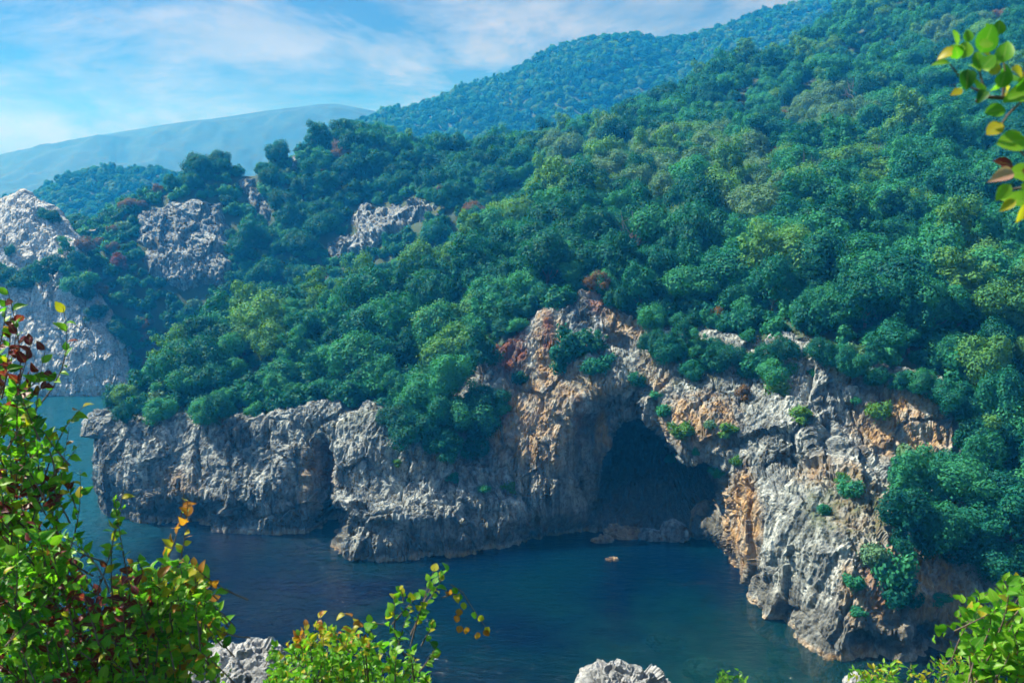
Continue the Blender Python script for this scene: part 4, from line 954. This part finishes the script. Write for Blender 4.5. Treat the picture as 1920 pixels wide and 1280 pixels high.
def pick_w(w):
    ks = list(w); pr_ = np.array([w[k] for k in ks], float); pr_ /= pr_.sum()
    return lambda p, r: ks[r.choice(len(ks), p=pr_)]
FULL = {'leaves_left': 1}
r = np.random.default_rng(21)
# big bush, bottom left corner
lb_ = Plant('bush', 'large leafy bush with burgundy and yellow leaves at the left edge', (-1.9, 3.9, near_z(-1.9, 3.9)))
def pick_left(p, r):
    x, y, _ = proj(p); q = r.random()
    wine = max(math.exp(-((x - 40) / 70) ** 2 - ((y - 670) / 80) ** 2) * 0.85, math.exp(-((x - 30) / 80) ** 2 - ((y - 940) / 60) ** 2) * 0.5, math.exp(-((x - 170) / 80) ** 2 - ((y - 1150) / 70) ** 2) * 0.6)
    if q < wine: return 'wine'
    q = r.random()
    if x > 220 and y < 1120: return 'yellow' if q < .24 else ('bright' if q < .68 else ('green' if q < .93 else 'rust'))
    if y > 1080 and x < 280: return 'deep' if q < .22 else ('bright' if q < .45 else 'green' if q < .88 else ('wine' if q < .95 else 'yellow'))
    return 'green' if q < .40 else ('bright' if q < .74 else ('deep' if q < .86 else ('yellow' if q < .96 else 'rust')))
DENSE = [(-40, 930), (60, 965), (120, 1000), (160, 1070), (205, 1090), (240, 1050), (300, 1040), (360, 1050), (392, 1095), (405, 1130), (380, 1200), (350, 1300), (-40, 1300)]
for k in range(500):
    x, y = rnd_in(DENSE, r); Y = r.uniform(3.3, 4.3); tip = P(x, y, Y)
    root = tip + np.array([r.normal() * .10, r.uniform(-.02, .15), -r.uniform(.14, .30)])
    lb_.twig(root, tip, r, 10, 0.050, 'ovate', pick_left)
UPPER = [(-40, 630), (15, 640), (45, 700), (65, 770), (90, 820), (110, 900), (100, 960), (-40, 960)]
for k in range(100):
    x, y = rnd_in(UPPER, r); tip = P(x, y, r.uniform(3.4, 4.0)); root = tip + np.array([-.03 + r.normal() * .07, r.uniform(-.02, .1), -r.uniform(.14, .26)])
    lb_.twig(root, tip, r, 9, 0.050, 'ovate', pick_left)
for (x0, y0, x1, y1) in [(60, 700, 118, 575), (40, 690, 92, 690), (30, 640, 12, 535), (90, 860, 160, 760), (110, 950, 130, 800), (100, 900, 88, 640), (180, 1060, 232, 915), (215, 1040, 225, 960), (330, 1000, 352, 935), (300, 990, 345, 925), (20, 720, 60, 640), (-10, 700, 30, 600), (0, 660, 20, 590), (10, 720, 75, 690), (30, 730, 110, 705), (60, 860, 150, 830), (-10, 600, 10, 560), (120, 990, 150, 880), (240, 1030, 215, 930)]:
    lb_.twig(P(x0 - (x1 - x0) * .3, y0 + 90, 3.75), P(x1, y1, 3.65), r, 10, 0.050, 'ovate', pick_left if x1 < 300 else pick_w({'rust': 2, 'yellow': 2, 'bright': 1}), start=.3)
for k in range(9): lb_.tube([lb_.base + r.normal(size=3) * .05 - [0, 0, .1], lb_.base * .5 + .5 * P(40 + 40 * k, 1240, 3.8) + r.normal(size=3) * .06, P(20 + 42 * k, 1180 - 20 * (k % 3), 3.8)], .016, .005)
lb_.done(300)

r = np.random.default_rng(22)
b2 = Plant('bush', 'yellow green bush with pale twigs and orange leaves at the bottom centre', (-.75, 4.3, near_z(0, 4.3)))
def pick_mid(p, r):
    x, y, _ = proj(p); q = r.random()
    if y < 1215 and x < 690: return 'yellow' if q < .40 else ('bright' if q < .75 else ('rust' if q < .86 else 'green'))
    return 'green' if q < .40 else ('bright' if q < .8 else ('yellow' if q < .93 else 'deep'))
MASS = [(500, 1215), (540, 1190), (590, 1165), (640, 1165), (700, 1180), (760, 1200), (800, 1240), (805, 1300), (490, 1300)]
for k in range(190):
    x, y = rnd_in(MASS, r); tip = P(x, y, r.uniform(4.0, 4.7)); root = tip + np.array([r.normal() * .07, r.uniform(0, .1), -r.uniform(.12, .24)])
    b2.twig(root, tip, r, 11, 0.038, 'ovate', pick_mid, .003)
for (x0, y0, x1, y1, n_, pk) in [(740, 1260, 770, 1140, 9, 0), (770, 1210, 815, 1065, 10, 0), (740, 1180, 740, 1110, 8, 0), (760, 1230, 720, 1150, 8, 0), (790, 1140, 840, 1070, 8, 0), (720, 1170, 690, 1165, 6, 0), (800, 1130, 830, 1080, 8, 0), (830, 1120, 862, 1115, 4, 1), (790, 1210, 812, 1170, 6, 0), (735, 1170, 785, 1115, 8, 0), (770, 1190, 805, 1130, 8, 0), (590, 1180, 604, 1150, 4, 1), (700, 1190, 640, 1150, 5, 1), (560, 1210, 575, 1170, 6, 1), (755, 1130, 745, 1100, 4, 0), (785, 1260, 820, 1210, 7, 0)]:
    b2.twig(P(x0, y0, 4.25), P(x1, y1, 4.2), r, n_, 0.042, 'round', pick_mid if pk == 0 else pick_w({'rust': 2, 'yellow': 1}), .004, .3)
tr_ = [P(845, 1095, 4.2), P(868, 1110, 4.2), P(880, 1130, 4.2), P(900, 1160, 4.2), P(915, 1180, 4.2)]
b2.tube(tr_, .003, .0015)
for x, y, c_ in [(862, 1112, 'green'), (870, 1128, 'yellow'), (862, 1140, 'rust'), (858, 1152, 'rust'), (864, 1172, 'rust'), (874, 1174, 'rust'), (890, 1146, 'bright'), (904, 1152, 'yellow'), (895, 1184, 'rust'), (908, 1180, 'rust'), (916, 1174, 'yellow'), (850, 1100, 'green')]:
    q = P(x, y, 4.2); b2.leaf(q, np.array([r.normal() * .4, -.2, -1]), np.array([r.normal() * .3, -1, .3]), .04, 'round', c_)
for k in range(6): b2.tube([b2.base + r.normal(size=3) * .05 - [0, 0, .1], P(560 + 45 * k, 1330, 4.35), P(560 + 42 * k, 1230, 4.3)], .012, .004)
b2.done(300)

r = np.random.default_rng(23)
b3 = Plant('bush', 'bright lime green bush with large leaves in the bottom right corner', (1.95, 3.6, near_z(2, 3.6)))
LIME = pick_w({'bright': 5, 'green': 3, 'yellow': .5, 'deep': .5})
CORN = [(1850, 1085), (1890, 1080), (1960, 1060), (1960, 1300), (1760, 1300), (1790, 1240), (1815, 1190), (1835, 1130)]
for k in range(95):
    x, y = rnd_in(CORN, r); tip = P(x, y, r.uniform(3.4, 4.0)); root = tip + np.array([r.normal() * .06, r.uniform(0, .1), -r.uniform(.12, .25)])
    b3.twig(root, tip, r, 8, 0.058, 'ovate', LIME)
for x, y in [(1785, 1150), (1748, 1190), (1782, 1215), (1835, 1110), (1800, 1115), (1770, 1170)]:
    b3.twig(P(1850, 1230, 3.7), P(x, y, 3.65), r, 3, .05, 'ovate', LIME, .003, .75)
for k in range(6): b3.tube([b3.base + r.normal(size=3) * .05 - [0, 0, .1], P(1830 + 22 * k, 1340, 3.7), P(1815 + 24 * k, 1200, 3.7)], .012, .004)
b3.done(300)
r = np.random.default_rng(24)
b4 = Plant('bush', 'pale sage green bush with small leaves beside the lime green corner bush', (3.3, 7.6, near_z(3.3, 7.6)))
SAGE = pick_w({'bright': 3, 'yellow': 2, 'green': 2, 'deep': 1})
for k in range(95):
    x, y = rnd_in([(1590, 1258), (1640, 1238), (1690, 1235), (1740, 1238), (1800, 1215), (1850, 1240), (1850, 1310), (1580, 1310)], r); tip = P(x, y, r.uniform(7.2, 8.2)); root = tip + np.array([r.normal() * .08, .05, -r.uniform(.14, .3)])
    b4.twig(root, tip, r, 9, 0.06, 'narrow', SAGE, .004)
for k in range(6): b4.tube([b4.base + r.normal(size=3) * .08 - [0, 0, .1], P(1600 + 36 * k, 1350, 7.7), P(1600 + 36 * k, 1280, 7.7)], .014, .005)
b4.done(300)
b5 = Plant('bush', 'small dark green bush rising at the bottom edge over the water', tuple(P(1368, 1420, 13)), 'bush')
r = np.random.default_rng(25)
for k in range(40):
    x, y = rnd_in([(1338, 1278), (1350, 1255), (1375, 1246), (1398, 1262), (1404, 1300), (1335, 1300)], r); tip = P(x, y, r.uniform(12.6, 13.4)); root = tip + np.array([r.normal() * .06, .05, -.3])
    b5.twig(root, tip, r, 9, 0.075, 'narrow', pick_w({'green': 3, 'deep': 3, 'bright': 1}), .006)
for k in range(5): b5.tube([b5.base - [0, 0, 1.6], P(1350 + 9 * k, 1350, 13), P(1346 + 11 * k, 1290, 13)], .03, .01)
b5.done(250)

# branch hanging in from the upper right
r = np.random.default_rng(26)
br = Plant('tree_branch', 'leafy branch with round green leaves and one red leaf reaching in at the upper right', tuple(P(2080, 560, 1.55)), 'branch')
bY = 1.5
br.tube([P(2080, 560, 1.55), P(1990, 330, 1.5), P(1965, 230, 1.5), P(1920, 186, 1.5), P(1850, 182, 1.5), P(1830, 190, 1.5)], .007, .0022)
br.tube([P(1850, 182, bY), P(1838, 140, bY), P(1836, 90, bY)], .0022, .001)
br.tube([P(1838, 172, bY), P(1815, 162, bY), P(1780, 120, bY)], .002, .001)
br.tube([P(1920, 186, bY), P(1890, 215, bY), P(1872, 240, bY)], .0022, .001)
br.tube([P(1990, 330, bY), P(1930, 300, bY), P(1890, 262, bY)], .003, .0012)
br.tube([P(1990, 330, bY), P(1930, 350, bY), P(1895, 355, bY)], .003, .0012)
br.tube([P(1880, 183, bY), P(1885, 140, bY), P(1880, 95, bY)], .0022, .001)
for x, y, dx_, dy_, L, c_, sh in [(1838, 100, .35, -1, 60, 'green', 'round'), (1834, 130, .0, -1, 38, 'green', 'round'), (1797, 84, -.3, -.5, 34, 'bright', 'round'), (1780, 118, -1, -.1, 34, 'bright', 'narrow'), (1842, 128, .3, -.4, 34, 'green', 'round'), (1880, 118, .1, -1, 46, 'green', 'round'), (1870, 140, -.3, -.5, 32, 'yellow', 'round'), (1895, 130, .5, .2, 36, 'yellow', 'round'), (1815, 130, -.1, 1, 40, 'deep', 'round'),
                               (1812, 80, .1, -.6, 28, 'green', 'round'), (1850, 170, -.3, .3, 30, 'deep', 'round'), (1875, 165, .2, -.7, 36, 'green', 'round'), (1905, 172, .4, -.6, 40, 'green', 'round'), (1805, 168, -.8, .3, 28, 'yellow', 'ovate'), (1885, 205, -1, .1, 42, 'green', 'round'), (1880, 232, -.8, .5, 38, 'yellow', 'round'), (1918, 150, 1, -.5, 40, 'rust', 'round'),
                               (1925, 262, -1, .1, 62, 'bright', 'round'), (1940, 250, .3, -.7, 60, 'bright', 'round'), (1900, 312, -1, -.35, 46, 'wine', 'ovate'), (1900, 322, -1, .25, 50, 'pink', 'ovate'), (1935, 300, .2, -.4, 46, 'bright', 'ovate'), (1895, 345, -.4, .5, 44, 'bright', 'ovate'), (1915, 345, .5, .4, 50, 'bright', 'round'), (1905, 375, -.6, .4, 36, 'yellow', 'ovate'), (1925, 380, -.2, 1, 44, 'yellow', 'ovate'), (1915, 320, .6, .2, 40, 'rust', 'ovate')]:
    Lw = L / FPX * 1.5; q = P(x, y, bY - r.uniform(0, .08)); br.leaf(q, np.array([dx_, r.uniform(-.3, .1), -dy_]), np.array([r.normal() * .25, -.8, .5]), Lw * 0.86, sh, c_)
for k in range(24):
    x, y = rnd_in([(1790, 75), (1850, 60), (1925, 80), (1925, 175), (1870, 180), (1810, 170), (1780, 120)], r); q = P(x, y, r.uniform(1.44, 1.62)); br.leaf(q, r.normal(size=3) + np.array([0, 0, .4]), np.array([r.normal() * .4, -.7, .5]), r.uniform(.020, .034), 'round', LIME(q, r))
for k in range(26):
    x, y = rnd_in([(1930, 60), (1990, 60), (2010, 420), (1930, 400)], r); q = P(x, y, r.uniform(1.42, 1.6)); br.leaf(q, r.normal(size=3), np.array([r.normal() * .3, -.7, .5]), .045, 'round', LIME(q, r))
br.done(300)
# the young oak that carries the branch, just outside the frame
ob = np.array([1.62, 1.75, near_z(0, 1.75)])
oak = Plant('young_oak', 'young oak carrying the branch at the upper right edge', tuple(ob), 'tree')
oak.tube([ob - [0, 0, .2], ob + [.05, 0, .9], P(2150, 620, 1.62), P(2080, 560, 1.55)], .035, .008)
for k in range(20):
    q = P(r.uniform(2060, 2300), r.uniform(300, 700), r.uniform(1.5, 1.9)); oak.twig(q - [.02, 0, .15], q, r, 5, .045, 'round', LIME, .003)
oak.done(60)

# ------------------------------------------------------------------ haze
mh, n, l, b = new_mat('haze_air'); n.remove(b)
pv = N(n, 'ShaderNodeVolumePrincipled'); pv.inputs['Color'].default_value = (0.015, 0.32, 1.0, 1); pv.inputs['Absorption Color'].default_value = (1, 1, 1, 1); pv.inputs['Density'].default_value = 0.0008; pv.inputs['Anisotropy'].default_value = 0.2
l.new(pv.outputs[0], n['Material Output'].inputs['Volume'])
bm = bmesh.new(); bmesh.ops.create_cube(bm, size=1.0); me = bpy.data.meshes.new('haze'); bm.to_mesh(me); bm.free(); me.materials.append(mh)
hz = obj('haze', me, kind='stuff', label='thin blue haze over the bay', category='haze')
ZT, ZB = 275.0, -14.0
hz.location = (0, 880, (ZT + ZB) / 2); hz.scale = (2700, 2300, ZT - ZB)
